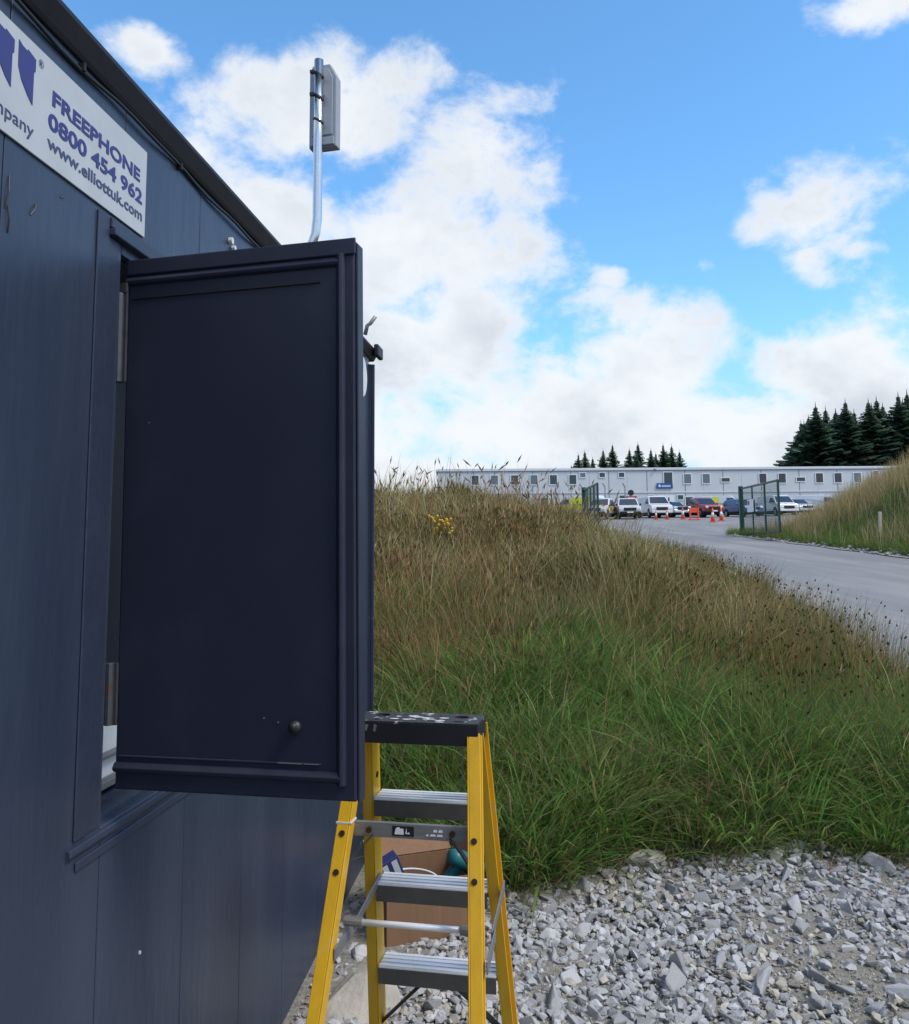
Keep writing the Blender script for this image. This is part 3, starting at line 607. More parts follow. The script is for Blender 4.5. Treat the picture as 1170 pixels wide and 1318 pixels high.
def rock(name, loc, dims, rot, m, label, cat, seed, sub=2):
    r = random.Random(seed); bm = bmesh.new()
    for _ in range(26):
        v = Vector((r.gauss(0, 1), r.gauss(0, 1), r.gauss(0, 1))).normalized() * r.uniform(.85, 1.05); bm.verts.new((v.x * dims[0] / 2, v.y * dims[1] / 2, v.z * dims[2] / 2))
    g = bmesh.ops.convex_hull(bm, input=bm.verts[:]); bmesh.ops.delete(bm, geom=[e for e in g['geom_interior'] if isinstance(e, bmesh.types.BMVert)], context='VERTS')
    me = bpy.data.meshes.new(name); bm.to_mesh(me); bm.free(); o = link(name, me, m, bevel=min(dims) * .06); o.location = loc; o.rotation_euler = rot; return tag(o, label, cat)
rock('stone_slab', (-.335, 3.10, .055), (.30, .40, .10), (R(14), R(8), R(-28)), 'slab', 'large flat beige stone slab between the ladder and the cabin wall', 'rock', 3)
rock('pale_stone', (-.36, 3.42, .06), (.11, .09, .08), (.3, .2, .5), 'stone_obj', 'pale angular stone resting just beyond the beige slab', 'rock', 6)
rock('long_stone', (.88, 4.2, zf(.88, 4.2) + .05), (.24, .10, .10), (.1, 0, .25), 'slab', 'long blunt pale stone at the foot of the grass bank', 'rock', 8)
rock('roadside_rock', (4.35, 13.8, zf(4.35, 13.8) + .5), (.40, .3, .3), (0, .3, .5), 'slab', 'whitish rock half hidden in the rushes by the road', 'rock', 9)

# ------------------------------------------------------------------ grass and rushes
def blades(x, y, z, Lg, ang, bend, wid, c, face=None, tipc=None, seed=1):
    g = np.random.default_rng(seed); n = len(x)
    if face is None: face = g.uniform(0, math.pi, n)
    ts = np.array([0, .38, .74, 1.0]); ws = np.array([1.0, .9, .6, .0]); fx, fy = np.cos(face), np.sin(face); dx, dy = np.cos(ang), np.sin(ang)
    P = np.empty((n, 7, 3), np.float32); k = 0
    for t, wf in zip(ts, ws):
        h = Lg * bend * (t ** 1.8); zz = Lg * t * (1 - .42 * np.clip(bend, 0, 1.6) * t)
        cx, cy, cz = x + dx * h, y + dy * h, z - .02 + zz
        if wf > 0:
            for s_ in (-1, 1):
                P[:, k, 0] = cx + s_ * fx * wid * wf / 2; P[:, k, 1] = cy + s_ * fy * wid * wf / 2; P[:, k, 2] = cz; k += 1
        else: P[:, k, 0] = cx; P[:, k, 1] = cy; P[:, k, 2] = cz; k += 1
    b0 = np.arange(n)[:, None] * 7
    quads = np.concatenate([b0 + np.array([[0, 1, 3, 2]]), b0 + np.array([[2, 3, 5, 4]])]); tris = b0 + np.array([[4, 5, 6]])
    C = np.repeat(c[:, None, :], 7, 1)
    if tipc is not None: C[:, 4:, :] = C[:, 4:, :] * .35 + tipc[:, None, :] * .65
    return P.reshape(-1, 3), quads, tris, C.reshape(-1, 3)
def heads(x, y, z, ax, ln, r, c):
    """small spindle-shaped seed heads: centre base, axis, length, radius"""
    n = len(x); P = np.empty((n, 5, 3), np.float32); base_ = np.stack([x, y, z], -1); mid = base_ + ax * (ln * .45)[:, None]
    u = np.cross(ax, np.array([[0.3, 1, .2]])); u /= np.linalg.norm(u, axis=1, keepdims=True); v = np.cross(ax, u)
    P[:, 0] = base_; P[:, 4] = base_ + ax * ln[:, None]
    for k in range(3): a = 2.094 * k; P[:, 1 + k] = mid + (u * math.cos(a) + v * math.sin(a)) * r[:, None]
    b0 = np.arange(n)[:, None] * 5; T = np.concatenate([b0 + np.array([t]) for t in ((0, 2, 1), (0, 3, 2), (0, 1, 3), (4, 1, 2), (4, 2, 3), (4, 3, 1))])
    return P.reshape(-1, 3), T, np.repeat(c[:, None, :], 5, 1).reshape(-1, 3)
class Veg:
    def __init__(s): s.V = []; s.Q = []; s.T = []; s.C = []; s.o = 0
    def b(s, *a, **k):
        P, q, t, c = blades(*a, **k); s.V.append(P); s.Q.append(q + s.o); s.T.append(t + s.o); s.C.append(c); s.o += len(P)
    def h(s, *a):
        P, t, c = heads(*a); s.V.append(P); s.T.append(t + s.o); s.C.append(c); s.o += len(P)
    def build(s, name, parent=None):
        fl = ([np.concatenate(s.Q)] if s.Q else []) + ([np.concatenate(s.T)] if s.T else [])
        return link(name, npmesh(name, np.concatenate(s.V), fl, np.clip(np.concatenate(s.C), 0.003, .9)), 'grass', parent)
GREEN = np.array([[.095, .205, .040], [.130, .255, .050], [.072, .160, .036], [.185, .265, .070]])
OLIVE = np.array([[.185, .180, .055], [.14, .155, .048], [.24, .215, .080]])
STRAW = np.array([[.46, .36, .18], [.38, .28, .13], [.55, .45, .26], [.30, .205, .095]])
RUST = np.array([[.36, .185, .082], [.26, .140, .064], [.39, .235, .110], [.22, .130, .068]])
DEAD = np.array([[.28, .215, .13], [.21, .155, .09], [.36, .29, .19]])
def pick(pal, g, n, jit=.2): return pal[g.integers(0, len(pal), n)] * g.uniform(1 - jit, 1 + jit, (n, 1))
def inbank(x, y): return (x < xl(y) + .05) & (y > edge_y(x)) 
def sample(n, yr, g, xa=-1.6, slope=.60, xb=.6):
    y = yr[0] + (yr[1] - yr[0]) * g.random(n) ** 1.0; lo = np.where(y < 4.5, -.42, -.16 * y - .35); hi = np.minimum(slope * y + xb, xl(y) + .1); x = lo + (hi - lo) * g.random(n); return x, y
def brownness(x, y):   # 0 lush green near the stones .. 1 dry rust up the bank
    n_ = vn(x * .9 + 3, y * .9 + 1) - .5; n2 = vn(x * 2.3 + 7, y * 2.3) - .5
    return np.clip(sm(4.9, 8.6, y + n_ * 3.4 + n2 * 1.4 + .03 * x), 0, 1)
# 1 lush lower sward: a thin even fill, then tussocks whose blades arch outwards
g = np.random.default_rng(11); veg = Veg()
def sward_cols(x, y, g, edge):
    m = len(x); br = brownness(x, y); u = g.random(m); hue = vn(x * 1.1 + 60, y * 1.1 + 9)
    c = pick(GREEN, g, m); c = np.where((u < .10 + .35 * br + .22 * (hue > .62))[:, None], pick(OLIVE, g, m), c); c = np.where((u < .62 * br - .05)[:, None], pick(RUST, g, m), c)
    return np.where((g.random(m) < .05 + .12 * (1 - edge))[:, None], pick(DEAD, g, m), c), br
for (n, yr, lm) in ((42000, (3.9, 7.2), 1.0), (32000, (7.2, 11), 1.05), (26000, (11, 18), 1.15)):
    x, y = sample(n, yr, g); k = inbank(x, y); x = x[k]; y = y[k]; m = len(x); edge = sm(0, .7, y - edge_y(x))
    c, br = sward_cols(x, y, g, edge); far = np.clip(y / 6, 1, 2.4); cl = vn(x * 2.6 + 20, y * 2.6)
    ang = vn(x * .8 + 40, y * .8) * 9 + g.normal(0, .8, m); bend = np.clip(g.normal(.70, .3, m) - .25 * br, .1, 1.3)
    Lg = (.14 + .26 * g.random(m)) * (.6 + .75 * cl) * (.7 + .3 * edge) * lm
    veg.b(x, y, zg(x, y), Lg, ang, bend, (.0045 + .004 * g.random(m)) * far, c, seed=12)
def tussocks(veg, nc, per, yr, rad, Lr, wid, cols, g, bright=(.62, 1.45), bendr=(.15, 1.0), acc=None):
    cx, cy = sample(nc, yr, g); k = inbank(cx, cy - .06)
    if acc is not None: k &= acc(cx, cy, g)
    cx = cx[k]; cy = cy[k]; nc = len(cx); rep_ = lambda a: np.repeat(a, per)
    r_ = rad * g.uniform(.6, 1.5, nc); Ls = g.uniform(.65, 1.35, nc); bs = g.uniform(bright[0], bright[1], nc); lean = g.uniform(0, 6.28, nc); ls = g.uniform(0, .55, nc)
    n = nc * per; a = g.uniform(0, 6.283, n); rr = np.sqrt(g.random(n)); x = rep_(cx) + np.cos(a) * rr * rep_(r_); y = rep_(cy) + np.sin(a) * rr * rep_(r_)
    vx = np.cos(a) * rr + np.cos(rep_(lean)) * rep_(ls) + g.normal(0, .35, n); vy = np.sin(a) * rr + np.sin(rep_(lean)) * rep_(ls) + g.normal(0, .35, n)
    ang = np.arctan2(vy, vx); mag = np.clip(np.hypot(vx, vy), 0, 1.4); bend = bendr[0] + (bendr[1] - bendr[0]) * mag * g.uniform(.4, 1.1, n)
    Lg = g.uniform(Lr[0], Lr[1], n) * rep_(Ls) * (.65 + .35 * sm(0, .6, y - edge_y(x))); far = np.clip(y / 6.5, 1, 2.2)
    c = cols(x, y, g) * rep_(bs)[:, None]
    k = (y > edge_y(x) - .08) & (x < xl(y) + .12); x, y, Lg, ang, bend, c, far = x[k], y[k], Lg[k], ang[k], bend[k], c[k], far[k]
    veg.b(x, y, zg(x, y), Lg, ang, bend, g.uniform(wid[0], wid[1], len(x)) * far, c, seed=int(g.integers(1e6)))
    return x, y, Lg, ang, bend, c
tussocks(veg, 1000, 78, (3.95, 7.4), .13, (.28, .60), (.006, .0125), lambda x, y, g: sward_cols(x, y, g, 1.0)[0], g)
tussocks(veg, 260, 26, (3.95, 7.6), .10, (.30, .62), (.012, .020), lambda x, y, g: pick(np.concatenate([GREEN[1:2], GREEN[3:], GREEN[3:], OLIVE[2:]]), g, len(x)), g, (.85, 1.5), (.3, 1.15))
tussocks(veg, 520, 70, (7.0, 11.5), .15, (.30, .60), (.005, .009), lambda x, y, g: sward_cols(x, y, g, 1.0)[0], g)
sward = veg.build('grass_sward'); tag(sward, 'lush green and rusty grass covering the bank', 'grass', kind='stuff')
# 2 taller dry stems with seed heads
veg = Veg()
for (n, yr) in ((14000, (4.9, 8.0)), (34000, (8.0, 12.5)), (32000, (12.5, 18.5))):
    x, y = sample(n, yr, g); br = brownness(x, y); cl = vn(x * 1.7 + 2, y * 1.7 + 8); k = inbank(x, y - .35) & (g.random(n) < .04 + .9 * br * (.12 + 1.1 * cl)); x = x[k]; y = y[k]; br = br[k]; cl = cl[k]; m = len(x)
    far = np.clip(y / 7, 1, 2.2); ang = vn(x * .55 + 80, y * .55) * 8 + g.normal(0, .7, m); bend = np.clip(np.abs(g.normal(.22, .22, m)), .02, .9)
    Lg = (.34 + .34 * g.random(m)) * (.72 + .5 * cl); hue = vn(x * .8 + 15, y * .8 + 33); u = g.random(m)
    c = np.where((u + (hue - .5) * 1.1 < .46)[:, None], pick(RUST, g, m), pick(STRAW, g, m)); c = np.where((g.random(m) < .15 + .5 * (vn(x * .7 + 51, y * .7 + 5) > .55))[:, None], pick(OLIVE, g, m), c)
    z = zg(x, y); veg.b(x, y, z, Lg, ang, bend, (.0035 + .0025 * g.random(m)) * far, c, seed=13)
    s_ = g.random(m) < .5; i = np.where(s_)[0]; t = .80
    hx_ = x[i] + np.cos(ang[i]) * Lg[i] * bend[i] * t ** 1.8; hy_ = y[i] + np.sin(ang[i]) * Lg[i] * bend[i] * t ** 1.8; hz_ = z[i] - .02 + Lg[i] * t * (1 - .42 * bend[i] * t)
    ax = np.stack([np.cos(ang[i]) * bend[i] * 1.5, np.sin(ang[i]) * bend[i] * 1.5, np.ones(len(i))], -1); ax /= np.linalg.norm(ax, axis=1, keepdims=True)
    veg.h(hx_, hy_, hz_, ax, .07 + .07 * g.random(len(i)), (.004 + .004 * g.random(len(i))) * far[i], c[i] * g.uniform(.7, 1.25, (len(i), 1)))
def dry_cols(x, y, g):
    m = len(x); hue = vn(x * .8 + 15, y * .8 + 33); u = g.random(m)
    c = np.where((u + (hue - .5) * 1.3 < .45)[:, None], pick(RUST, g, m), pick(STRAW, g, m)); return np.where((g.random(m) < .12 + .45 * (vn(x * .7 + 51, y * .7 + 5) > .55))[:, None], pick(OLIVE, g, m), c)
tussocks(veg, 900, 42, (6.4, 14.5), .13, (.40, .78), (.0035, .006), dry_cols, g, (.65, 1.6), (.06, .65), lambda x, y, g: g.random(len(x)) < .12 + .9 * brownness(x, y))
tussocks(veg, 110, 30, (4.6, 7.4), .12, (.40, .75), (.004, .007), lambda x, y, g: pick(np.concatenate([STRAW, STRAW[:2], RUST, OLIVE[2:]]), g, len(x)), g, (.7, 1.35), (.12, .95))
tussocks(veg, 150, 46, (7.2, 12), .16, (.50, .90), (.0045, .007), lambda x, y, g: pick(np.concatenate([STRAW[:3], OLIVE]), g, len(x)), g, (.75, 1.5), (.05, .75))
n = 520; x = g.normal(2.0, .22, n); y = g.normal(4.42, .12, n)
veg.b(x, y, zg(x, y) + .01, .06 + .12 * g.random(n), g.uniform(0, 6.28, n), g.uniform(.8, 1.6, n), .006 + .006 * g.random(n), pick(np.concatenate([RUST, DEAD]), g, n, .3), seed=17)
dry = veg.build('dry_grass'); tag(dry, 'tall dry seeding grass on the upper bank', 'grass', kind='stuff')
# 3 rushes in tussocks, dark seed clusters near the tips
def rush_patch(centres, name, label, stems=90, hgt=(.45, .85), rad=.2, seedp=.15, seed=5, wmul=1.0, pal=None, strawheads=False):
    g = np.random.default_rng(seed); veg = Veg()
    for (cx, cy) in centres:
        n = stems; a0 = g.uniform(0, 6.28, n); rr = rad * np.sqrt(g.random(n)); x = cx + np.cos(a0) * rr; y = cy + np.sin(a0) * rr; z = zg(x, y)
        ang = a0 + g.normal(0, .5, n); bend = np.clip(.10 + .55 * rr / rad * g.random(n), .02, .8); Lg = g.uniform(*hgt, n); far = np.clip(cy / 7, 1, 2.0) * wmul
        p_ = np.concatenate([OLIVE, RUST[:2], GREEN[2:3], STRAW[3:]]) if pal is None else pal; c = pick(p_, g, n)
        veg.b(x, y, z, Lg, ang, bend, (.0040 + .0015 * g.random(n)) * far, c, seed=int(g.integers(1e6)))
        i = np.where(g.random(n) < seedp)[0]; t = g.uniform(.80, .93, len(i)); h = Lg[i] * bend[i] * t ** 1.8
        hx_ = x[i] + np.cos(ang[i]) * h; hy_ = y[i] + np.sin(ang[i]) * h; hz_ = z[i] - .02 + Lg[i] * t * (1 - .42 * bend[i] * t) - .012
        ax = np.stack([np.cos(ang[i]) * .6, np.sin(ang[i]) * .6, np.ones(len(i))], -1); ax += g.normal(0, .3, ax.shape); ax /= np.linalg.norm(ax, axis=1, keepdims=True)
        if strawheads: veg.h(hx_, hy_, hz_, ax, .10 + .10 * g.random(len(i)), (.006 + .005 * g.random(len(i))) * min(1.6, far), c[i] * g.uniform(.7, 1.2, (len(i), 1))); continue
        veg.h(hx_, hy_, hz_, ax, .024 + .016 * g.random(len(i)), (.007 + .004 * g.random(len(i))) * min(1.5, far), np.tile(np.array([[.045, .026, .018]]), (len(i), 1)) * g.uniform(.6, 1.5, (len(i), 1)))
    o = veg.build(name); return tag(o, label, 'rushes', kind='stuff')
g2 = np.random.default_rng(77); cen = []
for _ in range(105):
    y = g2.uniform(5.6, 21) ** 1.0; x = float(xl(y)) - abs(g2.normal(.2, .6)) - .02
    if y < 6.2 and x > 2.9: continue
    cen.append((x, y))
rush_patch(cen, 'roadside_rushes', 'rushes with dark seed clusters along the road edge', seed=6, stems=80, hgt=(.5, 1.0), rad=.24)
cen = [(g2.uniform(-1.8, 2.6), g2.uniform(9.5, 16)) for _ in range(46)]
rush_patch(cen, 'bank_rushes', 'rust brown rush tussocks over the top of the bank', seedp=.08, seed=8, hgt=(.5, .8))
cen = [(-.1, 6.6), (.15, 7.0), (.4, 6.9), (-.35, 7.0), (.75, 7.1), (-.6, 7.2), (1.3, 7.4)]
rush_patch(cen, 'straw_tussocks', 'pale arching straw tussocks half way up the bank', stems=130, hgt=(.55, .85), rad=.2, seedp=0, seed=9, pal=np.concatenate([STRAW[:2], OLIVE]))
cen = [(2.0, 5.2), (2.25, 5.5), (1.85, 5.6), (2.5, 5.3), (2.65, 5.9), (2.3, 6.1), (2.9, 5.6)]
rush_patch(cen, 'dark_tussocks', 'dense dark green tussocks at the right of the lush grass', stems=170, hgt=(.45, .75), rad=.22, seedp=.05, seed=10, pal=np.concatenate([GREEN[2:3], OLIVE, GREEN[:1]]))
# 4 skyline stems on the crest
cen = [(g2.uniform(-2.2, 2.2), g2.uniform(12.6, 15.5)) for _ in range(48)]
rush_patch(cen, 'crest_stems', 'sparse tall dock and grass spikes on the crest of the bank', stems=9, hgt=(.7, 1.35), rad=.25, seedp=.6, seed=14, wmul=1.2, strawheads=True, pal=np.concatenate([STRAW, RUST]))
# 5 matted dead blades along the stones, and the left edge by the cabin end
veg = Veg(); n = 2600; x = g.uniform(-.45, 3.2, n); y = edge_y(x) + g.normal(.10, .13, n); z = zg(x, y)
c = pick(DEAD, g, n, .3); c = np.where((g.random(n) < .35)[:, None], pick(GREEN, g, n), c)
veg.b(x, y, z + .015, .10 + .22 * g.random(n), g.uniform(0, 6.28, n), g.uniform(.8, 1.6, n), .004 + .003 * g.random(n), c, seed=15)
n = 420; x = g.normal(.55, .35, n); y = g.normal(5.25, .25, n); k = y > 4.5; x = x[k]; y = y[k]; n = len(x)
veg.b(x, y, zg(x, y) + .12, .25 + .3 * g.random(n), g.normal(-.7, .5, n), g.uniform(.9, 1.5, n), .004 + .002 * g.random(n), pick(np.concatenate([DEAD, OLIVE]), g, n, .3), seed=16)
mat_ = veg.build('matted_grass'); tag(mat_, 'bleached matted grass along the edge of the stones', 'grass', kind='stuff')
# 6 right hand bank
veg = Veg()
for (n, L0, L1, pal, bd, wd_) in ((52000, .25, .55, np.concatenate([GREEN, GREEN[:2], OLIVE]), .5, .016), (40000, .5, 1.15, np.concatenate([STRAW, STRAW[:3], STRAW[:3], OLIVE[:1]]), .22, .012)):
    y = g.uniform(17, 41.5, n); x = 13.05 + 9 * g.random(n) ** 1.25; hgt_ = sm(.8, 3.8, x - 12.9 + (vn(x * .6, y * .4) - .5) * 3.0)
    if L0 > .4: k = g.random(n) < .04 + .96 * hgt_
    else: k = g.random(n) < 1.0 - .55 * hgt_
    k &= (x < .62 * y + 2); x = x[k]; y = y[k]; m = len(x)
    veg.b(x, y, zg(x, y), g.uniform(L0, L1, m), g.uniform(0, 6.28, m), np.clip(np.abs(g.normal(bd, .2, m)), .03, 1.1), wd_ * g.uniform(.7, 1.3, m), pick(pal, g, m), seed=18)
rb = veg.build('verge_grass'); tag(rb, 'straw topped grass on the bank across the road', 'grass', kind='stuff')
# 7 rough field behind the bank and round the car park
veg = Veg(); n = 26000; y = g.uniform(18, 46, n); x = g.uniform(-9, 5.6, n); k = x < xl(y) - .2; x = x[k]; y = y[k]; m = len(x)
veg.b(x, y, zg(x, y), g.uniform(.3, .7, m), g.uniform(0, 6.28, m), np.abs(g.normal(.3, .2, m)), .016 * g.uniform(.7, 1.3, m), pick(np.concatenate([STRAW, RUST, OLIVE]), g, m), seed=19)
fd = veg.build('field_grass'); tag(fd, 'rough dry grass behind the crest of the bank', 'grass', kind='stuff')
# broad leaved weeds
def weed(x, y, label, seed, n=34, size=.13, cat='plant', name='leafy_weed', palette=GREEN):
    g = np.random.default_rng(seed); root = empty(name, (x, y, zf(x, y)), 0, label, cat); V = []; F = []; 
    me_leaf = MB()
    stem = MB()
    for k in range(4): a = g.uniform(0, 6.28); stem.tube([(0, 0, -.02), (.05 * math.cos(a), .05 * math.sin(a), .16), (.10 * math.cos(a), .10 * math.sin(a), .30)], .004, 5)
    stem.build('stems', 'weed_stem', root)
    lm = bpy.data.meshes.new('leaf'); lv = [(0, 0, 0), (.35, -.16, .06), (.35, .16, .06), (.75, -.13, .04), (.75, .13, .04), (1, 0, -.05), (.35, 0, .0), (.75, 0, -.01)]
    lm.from_pydata(lv, [], [(0, 1, 6), (0, 6, 2), (1, 3, 7, 6), (6, 7, 4, 2), (3, 5, 7), (7, 5, 4)]); ca = lm.color_attributes.new('col', 'FLOAT_COLOR', 'POINT')
    cc = palette[g.integers(0, len(palette))]
    for d in ca.data: d.color = (*cc, 1)
    lm.materials.append(MATS['grass'])
    for k in range(n):
        o = bpy.data.objects.new('leaf', lm); col.objects.link(o); o.parent = root; a = g.uniform(0, 6.28); h = g.uniform(.05, .32); r_ = g.uniform(.0, .13)
        o.location = (r_ * math.cos(a), r_ * math.sin(a), h); o.rotation_euler = (g.uniform(-.4, .4), g.uniform(-.5, .6), a + g.normal(0, .5)); s_ = size * g.uniform(.6, 1.2); o.scale = (s_, s_, s_)
    return root
weed(.28, 5.75, 'dark leafy weed clump among the grass behind the ladder top', 31, 40, .15, palette=GREEN[2:3])
weed(.55, 5.6, 'second leafy weed clump beside a bleached grass mat', 32, 34, .14, palette=GREEN[:1])
weed(2.45, 4.7, 'low bright dock plant at the edge of the stones', 33, 22, .12, palette=GREEN[3:])
rw = empty('ragwort', (-.15, 9.6, zf(-.15, 9.6)), 0, 'yellow flowering ragwort standing in the brown grass', 'plant')
g3 = random.Random(5)
for k in range(5):
    a = g3.uniform(0, 6.28); d = g3.uniform(.03, .16); hh = g3.uniform(.52, .70)
    MB().tube([(0, 0, 0), (d * .4 * math.cos(a), d * .4 * math.sin(a), hh * .6), (d * math.cos(a), d * .4 * math.sin(a), hh)], .005, 5).build('stem', 'weed_stem', rw)
    for j in range(6):
        b = MB(); px_, py_ = d * math.cos(a) + g3.uniform(-.05, .05), d * .4 * math.sin(a) + g3.uniform(-.04, .04); hj = hh + g3.uniform(-.05, .03); b.tube([(px_, py_, hj - .01), (px_, py_, hj + .010), (px_ + .004, py_, hj + .018)], [.005, .015, .004], 8); b.build('flower_head', 'flower', rw)

# ------------------------------------------------------------------ two storey modular office block
OX0, OX1, OY, OZ = -1.95, 58.0, 97.0, 4.72
off = empty('office_block', (0, OY, OZ), 0, 'long two storey pale grey modular office block beyond the car park', 'building')
MOD = 2.165; nmod = int((OX1 - OX0) / MOD)
UP = {611: 't', 636: 't', 662: 't', 687: 't', 712: 't', 737: 't', 750: 's', 775: 's', 800: 's', 860: 'd', 885: 't', 909: 't', 934: 'w', 982: 't', 1007: 't', 1031: 'w', 1055: 't', 1079: 't', 1104: 't', 1128: 's', 1153: 't'}
LO = {650: 't', 700: 't', 775: 's', 800: 's', 837: 's', 886: 't', 875: 's', 1007: 't', 1055: 't', 1104: 't'}
pxw = lambda p: (p - 585) / 1100 * 97.0 + .02
b = MB(); b.box(OX0, OX1, .25, 14, -.3, 5.05); b.build('core', 'cladding', off)
for st in range(2):
    z0, z1 = (.0, 2.42) if st == 0 else (2.62, 5.02)
    for i in range(nmod):
        x0 = OX0 + i * MOD; MB().box(x0 + .04, x0 + MOD - .04, .0, .249, z0, z1).build('wall_panel', 'cladding', off)
        if st == 1 or True: MB().box(x0 - .035, x0 + .035, -.02, .24, z0, z1).build('panel_joint', 'seam_grey' if i % 2 else 'cladding_trim', off)
b = MB(); b.box(OX0 - .1, OX1, -.05, .248, 2.425, 2.615); b.build('floor_band', 'cladding_trim', off); b = MB(); b.box(OX0 - .1, OX1, -.058, -.051, 2.46, 2.50); b.build('gutter_line', 'seam_grey', off)
b = MB(); b.box(OX0 - .2, OX1, -.14, 14.2, 5.06, 5.32); b.build('roof_fascia', 'cladding_trim', off, bevel=.03); b = MB(); b.box(OX0 - .2, OX1, -.08, -.03, 4.99, 5.055); b.build('gutter_line', 'seam_grey', off); b = MB(); b.box(OX0, OX1, .1, 14, 5.325, 5.37); b.build('roof', 'roof_grey', off)
def owin(p, kind, z0):
    x = pxw(p); w_, h_, zc_ = {'t': (.80, 1.05, 1.45), 'd': (.95, 1.5, 1.45), 's': (.62, .5, 1.95), 'w': (.95, .42, 1.3)}[kind]; zc_ += z0
    b = MB(); fw = .085
    for a in ((x - w_ / 2 - fw, x - w_ / 2, zc_ - h_ / 2 - fw, zc_ + h_ / 2 + fw), (x + w_ / 2, x + w_ / 2 + fw, zc_ - h_ / 2 - fw, zc_ + h_ / 2 + fw), (x - w_ / 2, x + w_ / 2, zc_ + h_ / 2, zc_ + h_ / 2 + fw), (x - w_ / 2, x + w_ / 2, zc_ - h_ / 2 - fw, zc_ - h_ / 2)): b.box(a[0], a[1], -.07, -.03, a[2], a[3])
    wi = b.build('window', 'upvc', off)
    MB().box(x - w_ / 2, x + w_ / 2, -.045, -.035, zc_ - h_ / 2, zc_ + h_ / 2).build('pane', 'glass_dark' if (p * 7) % 3 else 'glass_mid', wi)
for p, k in UP.items(): owin(p, k, 2.6)
for p, k in LO.items(): owin(p, k, .0)
dx_ = pxw(856); d_ = MB().box(dx_ - .95, dx_ + .95, -.08, -.04, .02, 2.2).build('door', 'upvc', off)
for sx in (-.33, .33): MB().box(dx_ + sx - .09, dx_ + sx + .09, -.088, -.081, .6, 1.95).build('door_glass', 'glass_dark', d_)
bs = empty('blue_sign', (pxw(855), OY - .10, OZ + 2.95), 0, 'blue name board with white lettering on the office block', 'sign')
MB().box(-.92, .92, -.03, .02, 0, .62).build('board', 'sign_royal', bs)
MB().prism([(-.70, .22), (-.50, .16), (-.42, .34), (-.55, .48), (-.72, .42)], -.036, -.031, 'y').build('emblem', 'label_white', bs)
for i, (u0, u1) in enumerate(((-.34, -.20), (-.16, -.02), (.02, .14), (.18, .32), (.36, .48), (.52, .64))): MB().prism([(u0, .20), (u1, .20), (u1, .40 if i % 2 else .34), (u0 + .02, .40)], -.036, -.031, 'y').build('letter_mark', 'label_white', bs)
b = MB(); b.tube([(pxw(843), OY - .2, OZ + 5.05), (pxw(843), OY - .2, OZ + 5.2)], .15, 8); o = b.build('wall_lamp', 'seam_grey'); tag(o, 'small dark lamp under the eaves of the office block', 'lamp'); 
b = MB(); b.box(pxw(843) - .05, pxw(843) + .05, OY - .2, OY + .0, OZ + 5.0, OZ + 5.06); b.build('bracket', 'seam_grey', o)

# ------------------------------------------------------------------ conifers
def conifer(H, Rb, seed):
    r = random.Random(seed); V = []; F = []; C = []
    nbr = 520
    for q_ in range(nbr):
        t = .04 + .945 * (q_ / nbr) ** 1.15; z = H * t; a = q_ * 2.39996 + r.uniform(-.4, .4)
        l = (Rb * (1 - t) ** (.80 if t < .6 else .80 + .5 * (t - .6)) * (1.0 if t < .9 else .75) * r.choice((.45, .7, .85, 1.0, 1.1, 1.35)) * r.uniform(.85, 1.1) + .05); dr = r.uniform(.15, .50) * (1 - .7 * t); rise = .30 * t
        ca, sa = math.cos(a), math.sin(a); ns = 5; cb = r.uniform(.6, 1.45)
        for j in range(ns):
            u0, u1 = j / ns, (j + 1.5) / ns; wdt = (l * .26 * (1 - u0 * .7) + .10) * r.uniform(.7, 1.3); hang = (.10 * l + .12) * r.uniform(.3, 1.3)
            def P(u, off, dz): d = l * u; return (ca * d - sa * off, sa * d + ca * off, z - dr * d * (1 - .45 * u) + rise * d + dz)
            o = len(V); V += [P(u0, 0, .05), P(u0 + .12, wdt, -hang), P(u1, wdt * .3, -hang * .6), P(u1, 0, .03), P(u1, -wdt * .3, -hang * .6), P(u0 + .12, -wdt, -hang)]
            F += [(o, o + 1, o + 2, o + 3), (o, o + 3, o + 4, o + 5)]; q = cb * r.uniform(.8, 1.2); C += [(.058 * q, .105 * q, .066 * q)] * 6
    for a in (0, 2.1, 4.2):
        o = len(V); V += [(.07 * math.cos(a), .07 * math.sin(a), H * .95), (.07 * math.cos(a + 2.1), .07 * math.sin(a + 2.1), H * .95), (.01, 0, H * 1.035), (0, .01, H * 1.035)]; F += [(o, o + 1, o + 2, o + 3)]; C += [(.05, .08, .05)] * 4
    return npmesh('crown', np.array(V), [np.array(F)], np.array(C), True)
CON = [conifer(16, 3.0, 50 + i) for i in range(4)]
for m_ in CON: m_.materials.append(MATS['needles'])
TRK = MB().tube([(0, 0, -.3), (0, 0, 5), (0, 0, 15.6)], [.26, .18, .03], 7); trk_me = None
def tree(x, y, zt, k, label, grp, zb=5.05, wide=1.0):
    global trk_me
    root = empty('conifer_tree', (x, y, zb), random.Random(x).uniform(0, 6.28), label, 'tree', grp); s_ = (zt - zb) / 16
    root.scale = (s_ * wide, s_ * wide, s_)
    if trk_me is None: trk_me = TRK.build('trunk', 'bark', root).data
    else: link('trunk', trk_me, 'bark', root)
    link('crown', CON[k % 4], 'needles', root)
LT = [(18.5, 13.8), (19.8, 15.7), (21.0, 16.3), (22.4, 15.3), (23.6, 16.3), (25.3, 17.2), (28.2, 16.6), (29.8, 17.6), (31.2, 16.3), (33.4, 17.2), (35.0, 17.1), (36.5, 16.3), (28.9, 15.6), (32.2, 15.8), (34.2, 16.0)]
